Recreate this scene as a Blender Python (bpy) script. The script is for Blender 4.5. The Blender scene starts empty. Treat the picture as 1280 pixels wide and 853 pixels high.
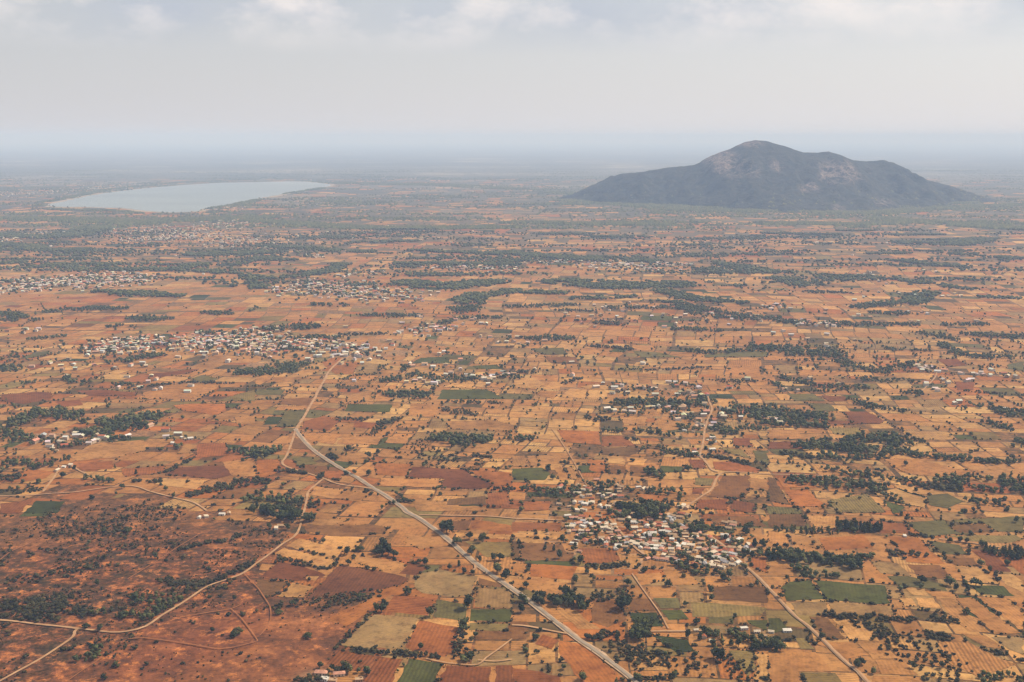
import bpy, bmesh, math, random
import numpy as np
from mathutils import Vector, noise as mn
R = math.radians
SC = bpy.context.scene
COL = SC.collection

# ------------------------------------------------------------------ camera, sky, sun, exposure
H, PITCH, HFOV = 350.0, R(10.55), R(50.0)
cam_d = bpy.data.cameras.new('camera'); cam = bpy.data.objects.new('camera', cam_d); COL.objects.link(cam)
cam.location = (0, 0, H); cam.rotation_euler = (R(90) - PITCH, 0, 0)
cam_d.sensor_width = 36.0; cam_d.lens = 18.0 / math.tan(HFOV / 2)
cam_d.clip_start = 1.0; cam_d.clip_end = 400000.0
SC.camera = cam

SUN_AZ, SUN_EL = R(66), R(47)            # azimuth from +Y (the view) towards +X (right)
SUN_DIR = Vector((math.sin(SUN_AZ) * math.cos(SUN_EL), math.cos(SUN_AZ) * math.cos(SUN_EL), math.sin(SUN_EL)))
sl = bpy.data.lights.new('sun', 'SUN'); sl.energy = 5.0; sl.angle = R(0.55); sl.color = (1.0, 0.91, 0.78)
sun = bpy.data.objects.new('sun', sl); COL.objects.link(sun)
sun.rotation_euler = (-SUN_DIR).to_track_quat('-Z', 'Y').to_euler()

def N(nt, typ, **kw):
    n = nt.nodes.new(typ)
    for k, v in kw.items():
        setattr(n, k, v)
    return n
def ramp(nt, fac, stops, interp='LINEAR'):
    r = nt.nodes.new('ShaderNodeValToRGB'); cr = r.color_ramp; cr.interpolation = interp
    while len(cr.elements) < len(stops): cr.elements.new(0.5)
    for e, (p, c) in zip(cr.elements, stops):
        e.position = p; e.color = (*c, 1) if len(c) == 3 else c
    nt.links.new(fac, r.inputs[0]); return r.outputs[0]
def mix(nt, fac, a, b, blend='MIX'):
    m = nt.nodes.new('ShaderNodeMix'); m.data_type = 'RGBA'; m.blend_type = blend
    for s, v in ((m.inputs[0], fac), (m.inputs[6], a), (m.inputs[7], b)):
        if hasattr(v, 'is_linked'): nt.links.new(v, s)
        elif isinstance(v, (int, float)): s.default_value = v
        else: s.default_value = (*v, 1)
    return m.outputs[2]
def math_n(nt, op, a, b=None, c=None, clamp=False):
    m = nt.nodes.new('ShaderNodeMath'); m.operation = op; m.use_clamp = clamp
    for s, v in zip(m.inputs, (a, b, c)):
        if v is None: continue
        if hasattr(v, 'is_linked'): nt.links.new(v, s)
        else: s.default_value = v
    return m.outputs[0]

W = bpy.data.worlds.new('World'); SC.world = W; W.use_nodes = True
nt = W.node_tree; nt.nodes.clear()
sky = N(nt, 'ShaderNodeTexSky', sky_type='NISHITA', sun_disc=False, sun_elevation=SUN_EL, sun_rotation=SUN_AZ,
        altitude=350.0, air_density=1.0, dust_density=3.0, ozone_density=1.0)
tc = N(nt, 'ShaderNodeTexCoord'); sep = N(nt, 'ShaderNodeSeparateXYZ'); nt.links.new(tc.outputs['Generated'], sep.inputs[0])
el = math_n(nt, 'MAXIMUM', sep.outputs[2], 0.0)
# high hazy veil, thickest towards the horizon
veil = math_n(nt, 'POWER', math_n(nt, 'SUBTRACT', 1.0, el, clamp=True), 4.0)
veil = math_n(nt, 'MULTIPLY_ADD', veil, 0.82, 0.10)
veil_col = mix(nt, math_n(nt, 'MULTIPLY_ADD', sep.outputs[0], 0.9, 0.5, clamp=True), (6.0, 5.95, 6.2), (7.6, 7.45, 7.55))
col = mix(nt, veil, sky.outputs[0], veil_col)
# cloud deck: soft heaps, flattened by the low viewing angle
cmap = N(nt, 'ShaderNodeMapping'); cmap.inputs['Scale'].default_value = (1.0, 1.0, 1.9); nt.links.new(tc.outputs['Generated'], cmap.inputs[0])
cn = N(nt, 'ShaderNodeTexNoise'); cn.inputs['Scale'].default_value = 5.0; cn.inputs['Detail'].default_value = 7; cn.inputs['Roughness'].default_value = 0.55
nt.links.new(cmap.outputs[0], cn.inputs['Vector'])
cn2 = N(nt, 'ShaderNodeTexNoise'); cn2.inputs['Scale'].default_value = 11.0; cn2.inputs['Detail'].default_value = 8; cn2.inputs['Roughness'].default_value = 0.6
nt.links.new(cmap.outputs[0], cn2.inputs['Vector'])
up = math_n(nt, 'MULTIPLY', math_n(nt, 'SUBTRACT', el, 0.070), 28.0, clamp=True)
grey = math_n(nt, 'MULTIPLY', ramp(nt, cn.outputs[0], [(0.40, (0, 0, 0)), (0.62, (1, 1, 1))]), up)
col = mix(nt, math_n(nt, 'MULTIPLY', grey, 0.75), col, (4.5, 4.9, 5.7))
puff = math_n(nt, 'MULTIPLY', ramp(nt, cn2.outputs[0], [(0.46, (0, 0, 0)), (0.66, (1, 1, 1))]), math_n(nt, 'MULTIPLY', up, 0.7))
col = mix(nt, puff, col, (8.6, 7.9, 7.6))
bg = N(nt, 'ShaderNodeBackground'); bg.inputs[1].default_value = 0.1; nt.links.new(col, bg.inputs[0])
wo = N(nt, 'ShaderNodeOutputWorld'); nt.links.new(bg.outputs[0], wo.inputs[0])

SC.view_settings.view_transform = 'Standard'; SC.view_settings.look = 'None'
SC.view_settings.gamma = 1.0; SC.view_settings.use_curve_mapping = False
SC.view_settings.exposure = 0.2
SC.render.engine = 'CYCLES'
cy = SC.cycles
cy.max_bounces = 4; cy.diffuse_bounces = 2; cy.glossy_bounces = 2; cy.transmission_bounces = 2; cy.transparent_max_bounces = 4; cy.volume_bounces = 1
cy.use_denoising = True
try:
    cy.denoiser = 'OPENIMAGEDENOISE'; cy.denoising_prefilter = 'ACCURATE'; cy.denoising_input_passes = 'RGB_ALBEDO_NORMAL'
except Exception:
    pass
cy.filter_width = 1.35

# ------------------------------------------------------------------ surveying helpers
F = 640.0 / math.tan(HFOV / 2)
def site(u, v, z=0.0):
    """Map position in metres of a sighting taken from the aircraft."""
    a, b = (u - 640.0) / F, (426.5 - v) / F
    d = Vector((a, math.cos(PITCH) + b * math.sin(PITCH), -math.sin(PITCH) + b * math.cos(PITCH)))
    t = (H - z) / max(-d.z, 1e-4)
    return Vector((d.x * t, d.y * t, z))
TILE = {'A': (0, 640), 'B': (320, 640), 'C': (640, 640), 'D': (960, 640), 'E': (0, 427), 'F': (320, 427), 'G': (640, 427), 'H': (960, 427),
        'I': (0, 214), 'J': (320, 214), 'K': (640, 214), 'L': (960, 214)}
def tp(t, x, y): o = TILE[t]; return (o[0] + x / 4.0, o[1] + y / 4.0)
def tsite(t, x, y): return site(*tp(t, x, y))
def pix(p):
    """inverse of site(): where a map point is sighted"""
    x, y, z = p[0], p[1], (p[2] if len(p) > 2 else 0) - H
    fw = y * math.cos(PITCH) - z * math.sin(PITCH); up = y * math.sin(PITCH) + z * math.cos(PITCH)
    return 640 + F * x / fw, 426.5 - F * up / fw
def nz(x, y, s, seed=0.0): return mn.noise(Vector((x * s + seed * 17.3, y * s - seed * 9.1, seed * 3.7)))

# ------------------------------------------------------------------ materials
def material(name, rough=0.9, spec=0.15):
    m = bpy.data.materials.new(name); m.use_nodes = True; t = m.node_tree
    b = t.nodes['Principled BSDF']; b.inputs['Roughness'].default_value = rough; b.inputs['Specular IOR Level'].default_value = spec
    return m, t, b
def pos_noise(t, scale, detail=4, rough=0.55, vec=None, stretch=None):
    n = N(t, 'ShaderNodeTexNoise'); n.inputs['Scale'].default_value = scale; n.inputs['Detail'].default_value = detail; n.inputs['Roughness'].default_value = rough
    if vec is None:
        g = N(t, 'ShaderNodeNewGeometry'); vec = g.outputs['Position']
    if stretch:
        mp = N(t, 'ShaderNodeMapping'); mp.inputs['Scale'].default_value = stretch; t.links.new(vec, mp.inputs[0]); vec = mp.outputs[0]
    t.links.new(vec, n.inputs['Vector']); return n.outputs[0]
def bump(t, b, h, dist, strength=0.6):
    bp = N(t, 'ShaderNodeBump'); bp.inputs['Distance'].default_value = dist; bp.inputs['Strength'].default_value = strength
    t.links.new(h, bp.inputs['Height']); t.links.new(bp.outputs[0], b.inputs['Normal'])
def attr(t, name):
    a = N(t, 'ShaderNodeAttribute'); a.attribute_name = name; return a
MATS = {}

# colours of soils and crops (albedo)
CC = {'tan': (0.3057, 0.1375, 0.0394), 'pale': (0.3722, 0.1889, 0.0581), 'orange': (0.286, 0.099, 0.0221), 'red': (0.1575, 0.0504, 0.0139), 'dred': (0.1215, 0.0414, 0.0139), 'rbrown': (0.1575, 0.0675, 0.0197), 'brown': (0.1196, 0.0567, 0.0182), 'greytan': (0.2266, 0.131, 0.0464), 'olive': (0.1, 0.078, 0.024), 'otan': (0.171, 0.1125, 0.0328), 'green': (0.06, 0.06, 0.013), 'dgreen': (0.034, 0.04, 0.01), 'orred': (0.2266, 0.0742, 0.0186), 'scrub': (0.0873, 0.0548, 0.0189), 'straw': (0.3945, 0.2153, 0.0686)}

# ground: soil with red earth, dry scrub, far vegetation and a painted haze tone on the far land
m, t, b = material('dry_earth', 0.95, 0.1)
am = attr(t, 'soil'); sp = N(t, 'ShaderNodeSeparateColor'); t.links.new(am.outputs['Color'], sp.inputs[0])
n1 = pos_noise(t, 0.004, 6, 0.6); n2 = pos_noise(t, 0.03, 7, 0.68); n3 = pos_noise(t, 0.22, 5, 0.7)
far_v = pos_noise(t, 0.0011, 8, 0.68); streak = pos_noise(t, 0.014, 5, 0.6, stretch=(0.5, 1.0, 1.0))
base = ramp(t, n2, [(0.28, (0.055, 0.038, 0.014)), (0.42, (0.11, 0.064, 0.021)), (0.55, (0.19, 0.098, 0.030)), (0.72, (0.28, 0.145, 0.044))])
red = ramp(t, n2, [(0.32, (0.070, 0.028, 0.014)), (0.44, (0.135, 0.042, 0.016)), (0.55, (0.215, 0.066, 0.022)), (0.68, (0.36, 0.125, 0.040))])
col = mix(t, sp.outputs[0], base, red)
scr = ramp(t, n3, [(0.28, (0.035, 0.029, 0.014)), (0.48, (0.068, 0.044, 0.020)), (0.72, (0.15, 0.075, 0.03))])
sf = math_n(t, 'MULTIPLY', sp.outputs[1], ramp(t, n2, [(0.34, (1, 1, 1)), (0.60, (0, 0, 0))]), clamp=True)
col = mix(t, sf, col, scr)
n4 = pos_noise(t, 0.085, 7, 0.78)
col = mix(t, math_n(t, 'MULTIPLY', sp.outputs[1], ramp(t, n4, [(0.46, (0, 0, 0)), (0.56, (1.1, 1.1, 1.1))]), clamp=True), col, ramp(t, n3, [(0.35, (0.014, 0.013, 0.005)), (0.65, (0.055, 0.032, 0.011))]))
col = mix(t, math_n(t, 'MULTIPLY', sp.outputs[0], ramp(t, n4, [(0.37, (0.9, 0.9, 0.9)), (0.46, (0, 0, 0))]), clamp=True), col, (0.50, 0.175, 0.045))
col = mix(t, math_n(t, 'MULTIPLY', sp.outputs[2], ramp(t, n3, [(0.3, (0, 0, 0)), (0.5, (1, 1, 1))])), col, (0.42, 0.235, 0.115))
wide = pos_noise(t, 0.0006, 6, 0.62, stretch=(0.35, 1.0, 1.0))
col = mix(t, math_n(t, 'MULTIPLY', am.outputs['Alpha'], 1.1, clamp=True), col, mix(t, 0.5, ramp(t, streak, [(0.38, (0.19, 0.18, 0.13)), (0.5, (0.30, 0.26, 0.19)), (0.62, (0.46, 0.38, 0.28))]), ramp(t, wide, [(0.40, (0.10, 0.11, 0.08)), (0.52, (0.30, 0.26, 0.19)), (0.62, (0.52, 0.43, 0.32))])))  # paler and greyer with distance: haze of the far plain painted into the colour
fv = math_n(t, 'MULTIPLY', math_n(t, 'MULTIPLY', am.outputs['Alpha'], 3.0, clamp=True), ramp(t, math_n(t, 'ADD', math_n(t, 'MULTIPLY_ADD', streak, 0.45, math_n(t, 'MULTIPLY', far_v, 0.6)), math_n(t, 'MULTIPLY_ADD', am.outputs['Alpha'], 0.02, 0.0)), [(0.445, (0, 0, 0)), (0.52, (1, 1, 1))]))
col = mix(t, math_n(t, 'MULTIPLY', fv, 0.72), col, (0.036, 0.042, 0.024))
col = mix(t, 0.75, col, ramp(t, n3, [(0.32, (0.35, 0.33, 0.30)), (0.5, (0.9, 0.9, 0.9)), (0.68, (1.35, 1.3, 1.25))]), 'MULTIPLY')
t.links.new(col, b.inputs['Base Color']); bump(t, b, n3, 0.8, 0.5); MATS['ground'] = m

# field surface: colour of the crop or soil from an attribute, plough lines from the field's own axes
m, t, b = material('field_soil', 0.95, 0.1)
ca = attr(t, 'crop')
uv = N(t, 'ShaderNodeUVMap'); uv.uv_map = 'rows'
wv = N(t, 'ShaderNodeTexWave'); wv.bands_direction = 'X'; wv.inputs['Scale'].default_value = 0.11; wv.inputs['Distortion'].default_value = 2.2; wv.inputs['Detail'].default_value = 3
t.links.new(uv.outputs[0], wv.inputs[0])
f1 = pos_noise(t, 0.018, 6, 0.65); f2 = pos_noise(t, 0.13, 6, 0.75); f3 = pos_noise(t, 0.6, 4, 0.65)
col = mix(t, 0.85, ca.outputs['Color'], ramp(t, f1, [(0.3, (0.58, 0.54, 0.50)), (0.5, (0.97, 0.97, 0.97)), (0.68, (1.30, 1.27, 1.2))]), 'MULTIPLY')
col = mix(t, 1.0, col, ramp(t, f2, [(0.30, (0.42, 0.39, 0.35)), (0.48, (1, 1, 1)), (0.72, (1.3, 1.27, 1.22))]), 'MULTIPLY')
col = mix(t, math_n(t, 'MULTIPLY', ca.outputs['Alpha'], 0.75), col, ramp(t, wv.outputs['Fac'], [(0.2, (0.6, 0.58, 0.55)), (0.8, (1.12, 1.1, 1.08))]), 'MULTIPLY')
f4 = pos_noise(t, 0.045, 5, 0.7)
col = mix(t, math_n(t, 'MULTIPLY', ramp(t, f4, [(0.50, (0, 0, 0)), (0.66, (1, 1, 1))]), 0.42), col, mix(t, 1.0, col, (0.60, 0.44, 0.40), 'MULTIPLY'))
col = mix(t, math_n(t, 'MULTIPLY', ramp(t, f4, [(0.34, (1, 1, 1)), (0.46, (0, 0, 0))]), 0.35), col, mix(t, 1.0, col, (1.25, 1.28, 1.3), 'MULTIPLY'))
weed = math_n(t, 'MULTIPLY', ramp(t, f1, [(0.56, (0, 0, 0)), (0.70, (1, 1, 1))]), ramp(t, f3, [(0.45, (0, 0, 0)), (0.6, (1, 1, 1))]))
col = mix(t, math_n(t, 'MULTIPLY', weed, 0.55), col, (0.075, 0.050, 0.022))
t.links.new(col, b.inputs['Base Color']); bump(t, b, f3, 0.5, 0.5); MATS['field'] = m

def soil_mat(name, c1, c2, scale, rough=0.9):
    m, t, b = material(name, rough, 0.15)
    n = pos_noise(t, scale, 5, 0.6); t.links.new(ramp(t, n, [(0.3, c1), (0.7, c2)]), b.inputs['Base Color']); bump(t, b, n, 0.2, 0.4); return m
MATS['asphalt'] = soil_mat('worn_asphalt', (0.19, 0.145, 0.10), (0.29, 0.22, 0.15), 0.12, 0.85)
MATS['shoulder'] = soil_mat('pale_road_dust', (0.29, 0.175, 0.09), (0.46, 0.31, 0.185), 0.15)
MATS['track'] = soil_mat('track_dust', (0.27, 0.14, 0.06), (0.42, 0.24, 0.115), 0.1)
MATS['redtrack'] = soil_mat('red_track_dust', (0.20, 0.07, 0.022), (0.33, 0.125, 0.040), 0.1)
MATS['bark'] = soil_mat('bark', (0.06, 0.04, 0.025), (0.12, 0.085, 0.055), 4.0)
def leaf_mat(name, dark, light):
    m, t, b = material(name, 0.85, 0.12)
    a = attr(t, 'tint'); oi = N(t, 'ShaderNodeObjectInfo')
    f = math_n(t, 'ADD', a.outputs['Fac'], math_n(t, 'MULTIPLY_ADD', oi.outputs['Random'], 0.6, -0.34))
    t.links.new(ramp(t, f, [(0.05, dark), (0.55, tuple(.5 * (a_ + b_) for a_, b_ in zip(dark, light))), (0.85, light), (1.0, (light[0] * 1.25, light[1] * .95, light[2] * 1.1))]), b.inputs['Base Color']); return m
MATS['leaf'] = leaf_mat('foliage', (0.017, 0.023, 0.008), (0.105, 0.108, 0.032))
MATS['bush'] = leaf_mat('bush_foliage', (0.015, 0.016, 0.006), (0.085, 0.068, 0.022))
def plaster(name, c): return soil_mat(name, tuple(x * 0.78 for x in c), c, 0.5)
WALLS = {'white': plaster('white_plaster', (0.70, 0.65, 0.55)), 'cream': plaster('cream_plaster', (0.66, 0.52, 0.36)), 'ochre': plaster('ochre_mud_wall', (0.46, 0.27, 0.14))}
ROOFC = {'terracotta': (0.40, 0.125, 0.055), 'pink': (0.52, 0.25, 0.155), 'white': (0.60, 0.54, 0.44), 'cream': (0.56, 0.45, 0.31), 'sand': (0.44, 0.28, 0.15), 'grey': (0.36, 0.33, 0.31)}
def roof_mat(name, c):
    m, t, b = material(name, 0.8, 0.2)
    tcn = N(t, 'ShaderNodeTexCoord'); w = N(t, 'ShaderNodeTexWave'); w.bands_direction = 'X'; w.inputs['Scale'].default_value = 1.4; w.inputs['Distortion'].default_value = 1
    t.links.new(tcn.outputs['Object'], w.inputs[0]); n = pos_noise(t, 0.7, 5, 0.65)
    col = mix(t, 0.8, c, ramp(t, n, [(0.3, (0.6, 0.56, 0.52)), (0.65, (1.1, 1.1, 1.1))]), 'MULTIPLY')
    col = mix(t, 0.4, col, ramp(t, w.outputs['Fac'], [(0.2, (0.75, 0.75, 0.75)), (0.8, (1, 1, 1))]), 'MULTIPLY')
    t.links.new(col, b.inputs['Base Color']); return m
ROOFS = {k: roof_mat(k + '_roofing', v) for k, v in ROOFC.items()}
MATS['wood'] = soil_mat('door_wood', (0.06, 0.035, 0.02), (0.11, 0.07, 0.04), 1.0)
m, t, b = material('window_glass', 0.15, 0.5); b.inputs['Base Color'].default_value = (0.03, 0.035, 0.04, 1); MATS['glass'] = m
m, t, b = material('town_building', 0.85, 0.15); t.links.new(attr(t, 'paint').outputs['Color'], b.inputs['Base Color']); MATS['town'] = m
m, t, b = material('lake_water', 0.3, 0.4); b.inputs['IOR'].default_value = 1.333
t.links.new(ramp(t, pos_noise(t, 0.0022, 4, 0.55, stretch=(0.35, 1, 1)), [(0.3, (0.13, 0.155, 0.14)), (0.7, (0.21, 0.235, 0.205))]), b.inputs['Base Color'])
bump(t, b, pos_noise(t, 0.15, 3), 0.35, 0.4); MATS['water'] = m
m, t, b = material('hill_forest_and_rock', 0.9, 0.12)
ra = attr(t, 'rock'); h1 = pos_noise(t, 0.02, 7, 0.72); h2 = pos_noise(t, 0.06, 5, 0.7)
forest = ramp(t, math_n(t, 'MULTIPLY_ADD', h2, 0.6, math_n(t, 'MULTIPLY', h1, 0.4)), [(0.35, (0.006, 0.010, 0.007)), (0.54, (0.017, 0.022, 0.012)), (0.70, (0.070, 0.054, 0.032))])
rockc = ramp(t, h2, [(0.36, (0.035, 0.028, 0.024)), (0.49, (0.15, 0.11, 0.09)), (0.66, (0.29, 0.21, 0.165))])
rf = math_n(t, 'MULTIPLY', ra.outputs['Fac'], ramp(t, h1, [(0.42, (0, 0, 0)), (0.50, (1, 1, 1))]), clamp=True)
t.links.new(mix(t, rf, forest, rockc), b.inputs['Base Color']); bump(t, b, h2, 14.0, 1.0); MATS['hill'] = m

# ------------------------------------------------------------------ mesh helpers
def link(name, me, mat=None, parent=None, kind=None):
    o = bpy.data.objects.new(name, me); COL.objects.link(o)
    if mat is not None: me.materials.append(mat)
    if parent is not None: o.parent = parent
    if kind: o['kind'] = kind
    return o
def np_mesh(name, V, Fc, smooth=False):
    """V (n,3), Fc (m,k) -> mesh, all faces of k corners"""
    me = bpy.data.meshes.new(name); V = np.asarray(V, np.float32); Fc = np.asarray(Fc, np.int32); k = Fc.shape[1]
    me.vertices.add(len(V)); me.vertices.foreach_set('co', V.ravel())
    me.loops.add(Fc.size); me.loops.foreach_set('vertex_index', Fc.ravel())
    me.polygons.add(len(Fc)); me.polygons.foreach_set('loop_start', np.arange(0, Fc.size, k, dtype=np.int32))
    me.update(calc_edges=True); me.validate()
    if smooth: me.polygons.foreach_set('use_smooth', np.ones(len(me.polygons), bool))
    return me
def pt_attr(me, name, arr, typ='FLOAT'):
    a = me.attributes.new(name, typ, 'POINT')
    a.data.foreach_set('value' if typ == 'FLOAT' else 'color', np.asarray(arr, np.float32).ravel())
def tag(o, label=None, cat=None, group=None, kind=None):
    for k, v in (('label', label), ('category', cat), ('group', group), ('kind', kind)):
        if v: o[k] = v
    return o
def smooth_line(pts, step=6.0):
    P = [pts[0] * 2 - pts[1]] + list(pts) + [pts[-1] * 2 - pts[-2]]; out = []
    for i in range(1, len(P) - 2):
        a, b_, c, d = P[i - 1:i + 3]; n = max(2, int((c - b_).length / step))
        for k in range(n):
            s = k / n
            out.append(0.5 * ((2 * b_) + (c - a) * s + (2 * a - 5 * b_ + 4 * c - d) * s * s + (3 * b_ - a - 3 * c + d) * s ** 3))
    out.append(pts[-1].copy()); return out
def seg_dist(p, line):
    best = 1e9
    for a, b_ in zip(line, line[1:]):
        d = b_ - a; l2 = d.length_squared or 1
        s = max(0, min(1, (p - a).dot(d) / l2)); best = min(best, (p - a - d * s).length)
    return best
def inside(x, y, poly):
    c = False; j = len(poly) - 1
    for i in range(len(poly)):
        xi, yi = poly[i][0], poly[i][1]; xj, yj = poly[j][0], poly[j][1]
        if (yi > y) != (yj > y) and x < (xj - xi) * (y - yi) / (yj - yi) + xi: c = not c
        j = i
    return c
HAZE_D, HAZE_COL, HAZE_TOP = 0.000098, (0.45, 0.63, 0.93), 425.0
# ------------------------------------------------------------------ roads and tracks (sightings per map tile)
ROADS = [  # name, material, width m, [(tile, x, y)...]
 ('dirt_road', 'dirt', 3.4, 'F 435 85 370 145 345 190 315 240 295 285 270 325 240 380 205 432 200 446'),
 ('road', 'main', 2.7, 'F 198 440 203 450 250 510 320 570 430 640 500 680 590 738 650 773 740 838 B 750 0 830 45 960 140 1090 255 C 0 388 60 430 145 495 240 570 330 640 420 700 500 760 570 815 640 872 740 960'),
 ('road', 'village', 1.7, 'C 985 120 1040 160 1090 200 1140 250 1220 320 D 0 382 70 455 130 520 200 575 280 650 340 710 400 765 450 800 495 852 600 940'),
 ('dirt_road', 'dirt', 2.5, 'F 196 452 185 490 170 530 150 580 131 605 150 627 245 657 325 682 400 712 480 726 560 735 600 745'),
 ('dirt_road', 'dirt', 2.3, 'F 335 690 265 750 255 790 240 850 B 205 110 130 165 60 220 0 262 A 1200 318 1040 375 940 440 860 490 810 520 730 575 640 600 560 605 430 590 290 575 150 560 20 545 -120 540'),
 ('dirt_road', 'dirt', 2.1, 'A 385 592 372 605 365 628 300 675 200 740 90 800 0 850 -80 890'),
 ('dirt_road', 'dirt', 2.3, 'G 870 830 950 775 1000 740 1022 690 1045 662 1080 655 1160 657 1260 665 H 100 668 180 670 300 677 420 687 560 700 640 715'),
 ('dirt_road', 'dirt', 2.5, 'G 1030 655 1000 645 980 620 958 590 940 572 955 510 965 440 985 380 1000 340 985 300 978 270'),
 ('dirt_road', 'dirt', 2.1, 'E -40 775 90 775 190 768 300 760 380 755 520 735 660 725 760 755 880 785 960 805 1000 825 1035 850'),
 ('track', 'dirt', 2.2, 'E 215 755 265 690 300 640 345 620 400 650 445 670'),
 ('track', 'dirt', 2.0, 'B 815 18 920 20 1160 25 1280 35 C 130 40 260 46'),
 ('track', 'dirt', 2.2, 'C 640 602 720 601 850 600 940 598 1000 592'),
 ('track', 'dirt', 2.1, 'C 0 570 60 573 130 585 240 607 275 612'),
 ('track', 'dirt', 1.1, 'C 600 312 640 370 690 440 740 510 782 588'),
 ('track', 'dirt', 2.2, 'C 490 40 520 78 575 140 625 190 660 215'),
 ('track', 'dirt', 1.0, 'G 200 440 250 510 300 590 350 680 372 722'),
 ('track', 'dirt', 2.0, 'D 855 138 1000 155 1110 175 1160 180'),
 ('track', 'dirt', 2.1, 'H 845 150 838 175 820 200 770 250'),
 ('track', 'dirt', 2.2, 'H 830 158 900 150 1000 160 1100 170 1280 190'),
 ('track', 'dirt', 2.1, 'B 1090 255 1098 285 1070 305'),
 ('track', 'dirt', 1.4, 'B 1280 640 1200 700 1150 735 1112 768 1040 768 940 757 850 738'),
 ('track', 'dirt', 1.3, 'B 1110 745 1200 752 1280 742'),
 ('track', 'red', 0.9, 'A 640 642 720 635 880 655 1000 675 1100 690 1200 675 1290 650'),
 ('track', 'red', 0.9, 'A 900 532 1060 505 1155 490 1205 468'),
 ('track', 'red', 0.8, 'A 1155 490 1205 535 1260 605 1290 650'),
 ('track', 'red', 0.8, 'A 640 340 720 290 800 240 890 180 990 120'),
 ('track', 'red', 0.8, 'A 1220 310 1250 345 1290 385 B 40 430 70 480 72 545 40 600 20 622'),
 ('track', 'red', 0.9, 'A 0 245 60 200 130 170 230 120'),
 ('track', 'red', 0.8, 'A 340 850 440 780 520 730'),
]
ROAD_LINES = []
def parse(s):
    out = []; t = 'A'; tk = s.split(); i = 0
    while i < len(tk):
        if tk[i].isalpha(): t = tk[i]; i += 1; continue
        if t in TILE: out.append(tsite(t, float(tk[i]), float(tk[i + 1])))
        i += 2
    return out
def ribbon(name, line, w, z, mat, seed=1):
    V = []; Fc = []
    for i, p in enumerate(line):
        a = line[max(0, i - 1)]; b_ = line[min(len(line) - 1, i + 1)]; d = (b_ - a).normalized(); n = Vector((-d.y, d.x, 0))
        w1 = w / 2 * (1 + 0.35 * mn.noise(Vector((p.x * .06, p.y * .06, seed))) + .25 * mn.noise(Vector((p.x * .2, p.y * .2, seed)))); w2 = w / 2 * (1 + 0.22 * mn.noise(Vector((p.x * .06, p.y * .06, seed + 5))))
        V += [p + n * w1 + Vector((0, 0, z)), p - n * w2 + Vector((0, 0, z))]
    for i in range(len(line) - 1): Fc.append((2 * i, 2 * i + 1, 2 * i + 3, 2 * i + 2))
    me = np_mesh(name, [tuple(v) for v in V], Fc); return link(name, me, mat, kind='structure')
for i, (nm, ty, w, s) in enumerate(ROADS):
    pts = parse(s); line = smooth_line(pts); ROAD_LINES.append((line, w, ty))
    z = 0.70 + 0.012 * i
    if ty in ('main', 'village'):
        ribbon('road_shoulder', line, w + (2.9 if ty == 'main' else 1.4), z, MATS['shoulder'], i)
        ribbon('road', line, w, z + 0.3, MATS['asphalt' if ty == 'main' else 'track'], i + 3)
    else:
        ribbon(nm, line, w, z, MATS['track' if ty == 'dirt' else 'redtrack'], i)
ROAD_C = [(min(p.x for p in l) - 15, max(p.x for p in l) + 15, min(p.y for p in l) - 15, max(p.y for p in l) + 15, l, w) for l, w, t_ in ROAD_LINES]
def near_road(p, gap):
    for x0, x1, y0, y1, l, w in ROAD_C:
        if x0 < p.x < x1 and y0 < p.y < y1 and seg_dist(p, l[::2] + [l[-1]]) < w / 2 + gap: return True
    return False

# ------------------------------------------------------------------ the ground: one sheet to the horizon
LAKE = [site(*tp(t_, x, y)) for t_, x, y in [('I', 225, 171), ('I', 330, 150), ('I', 500, 115), ('I', 700, 90), ('I', 900, 72), ('I', 1100, 60), ('J', 0, 56), ('J', 200, 52), ('J', 320, 60),
        ('J', 372, 70), ('J', 330, 84), ('J', 200, 106), ('J', 100, 122), ('J', 0, 140), ('I', 1150, 172), ('I', 1040, 188), ('I', 990, 201), ('I', 900, 206), ('I', 820, 206),
        ('I', 700, 196), ('I', 600, 186), ('I', 450, 181), ('I', 300, 179)]]
BARE = [(site(330, 805), 95, 70), (site(420, 820), 80, 70), (site(250, 850), 70, 60)]
SCRUBLAND = [site(u, v) for u, v in [(-90, 648), (20, 645), (70, 628), (180, 618), (300, 652), (362, 668), (335, 712), (305, 735), (330, 748), (480, 738), (455, 762), (425, 800), (388, 815), (370, 880), (-120, 900)]]
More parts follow.
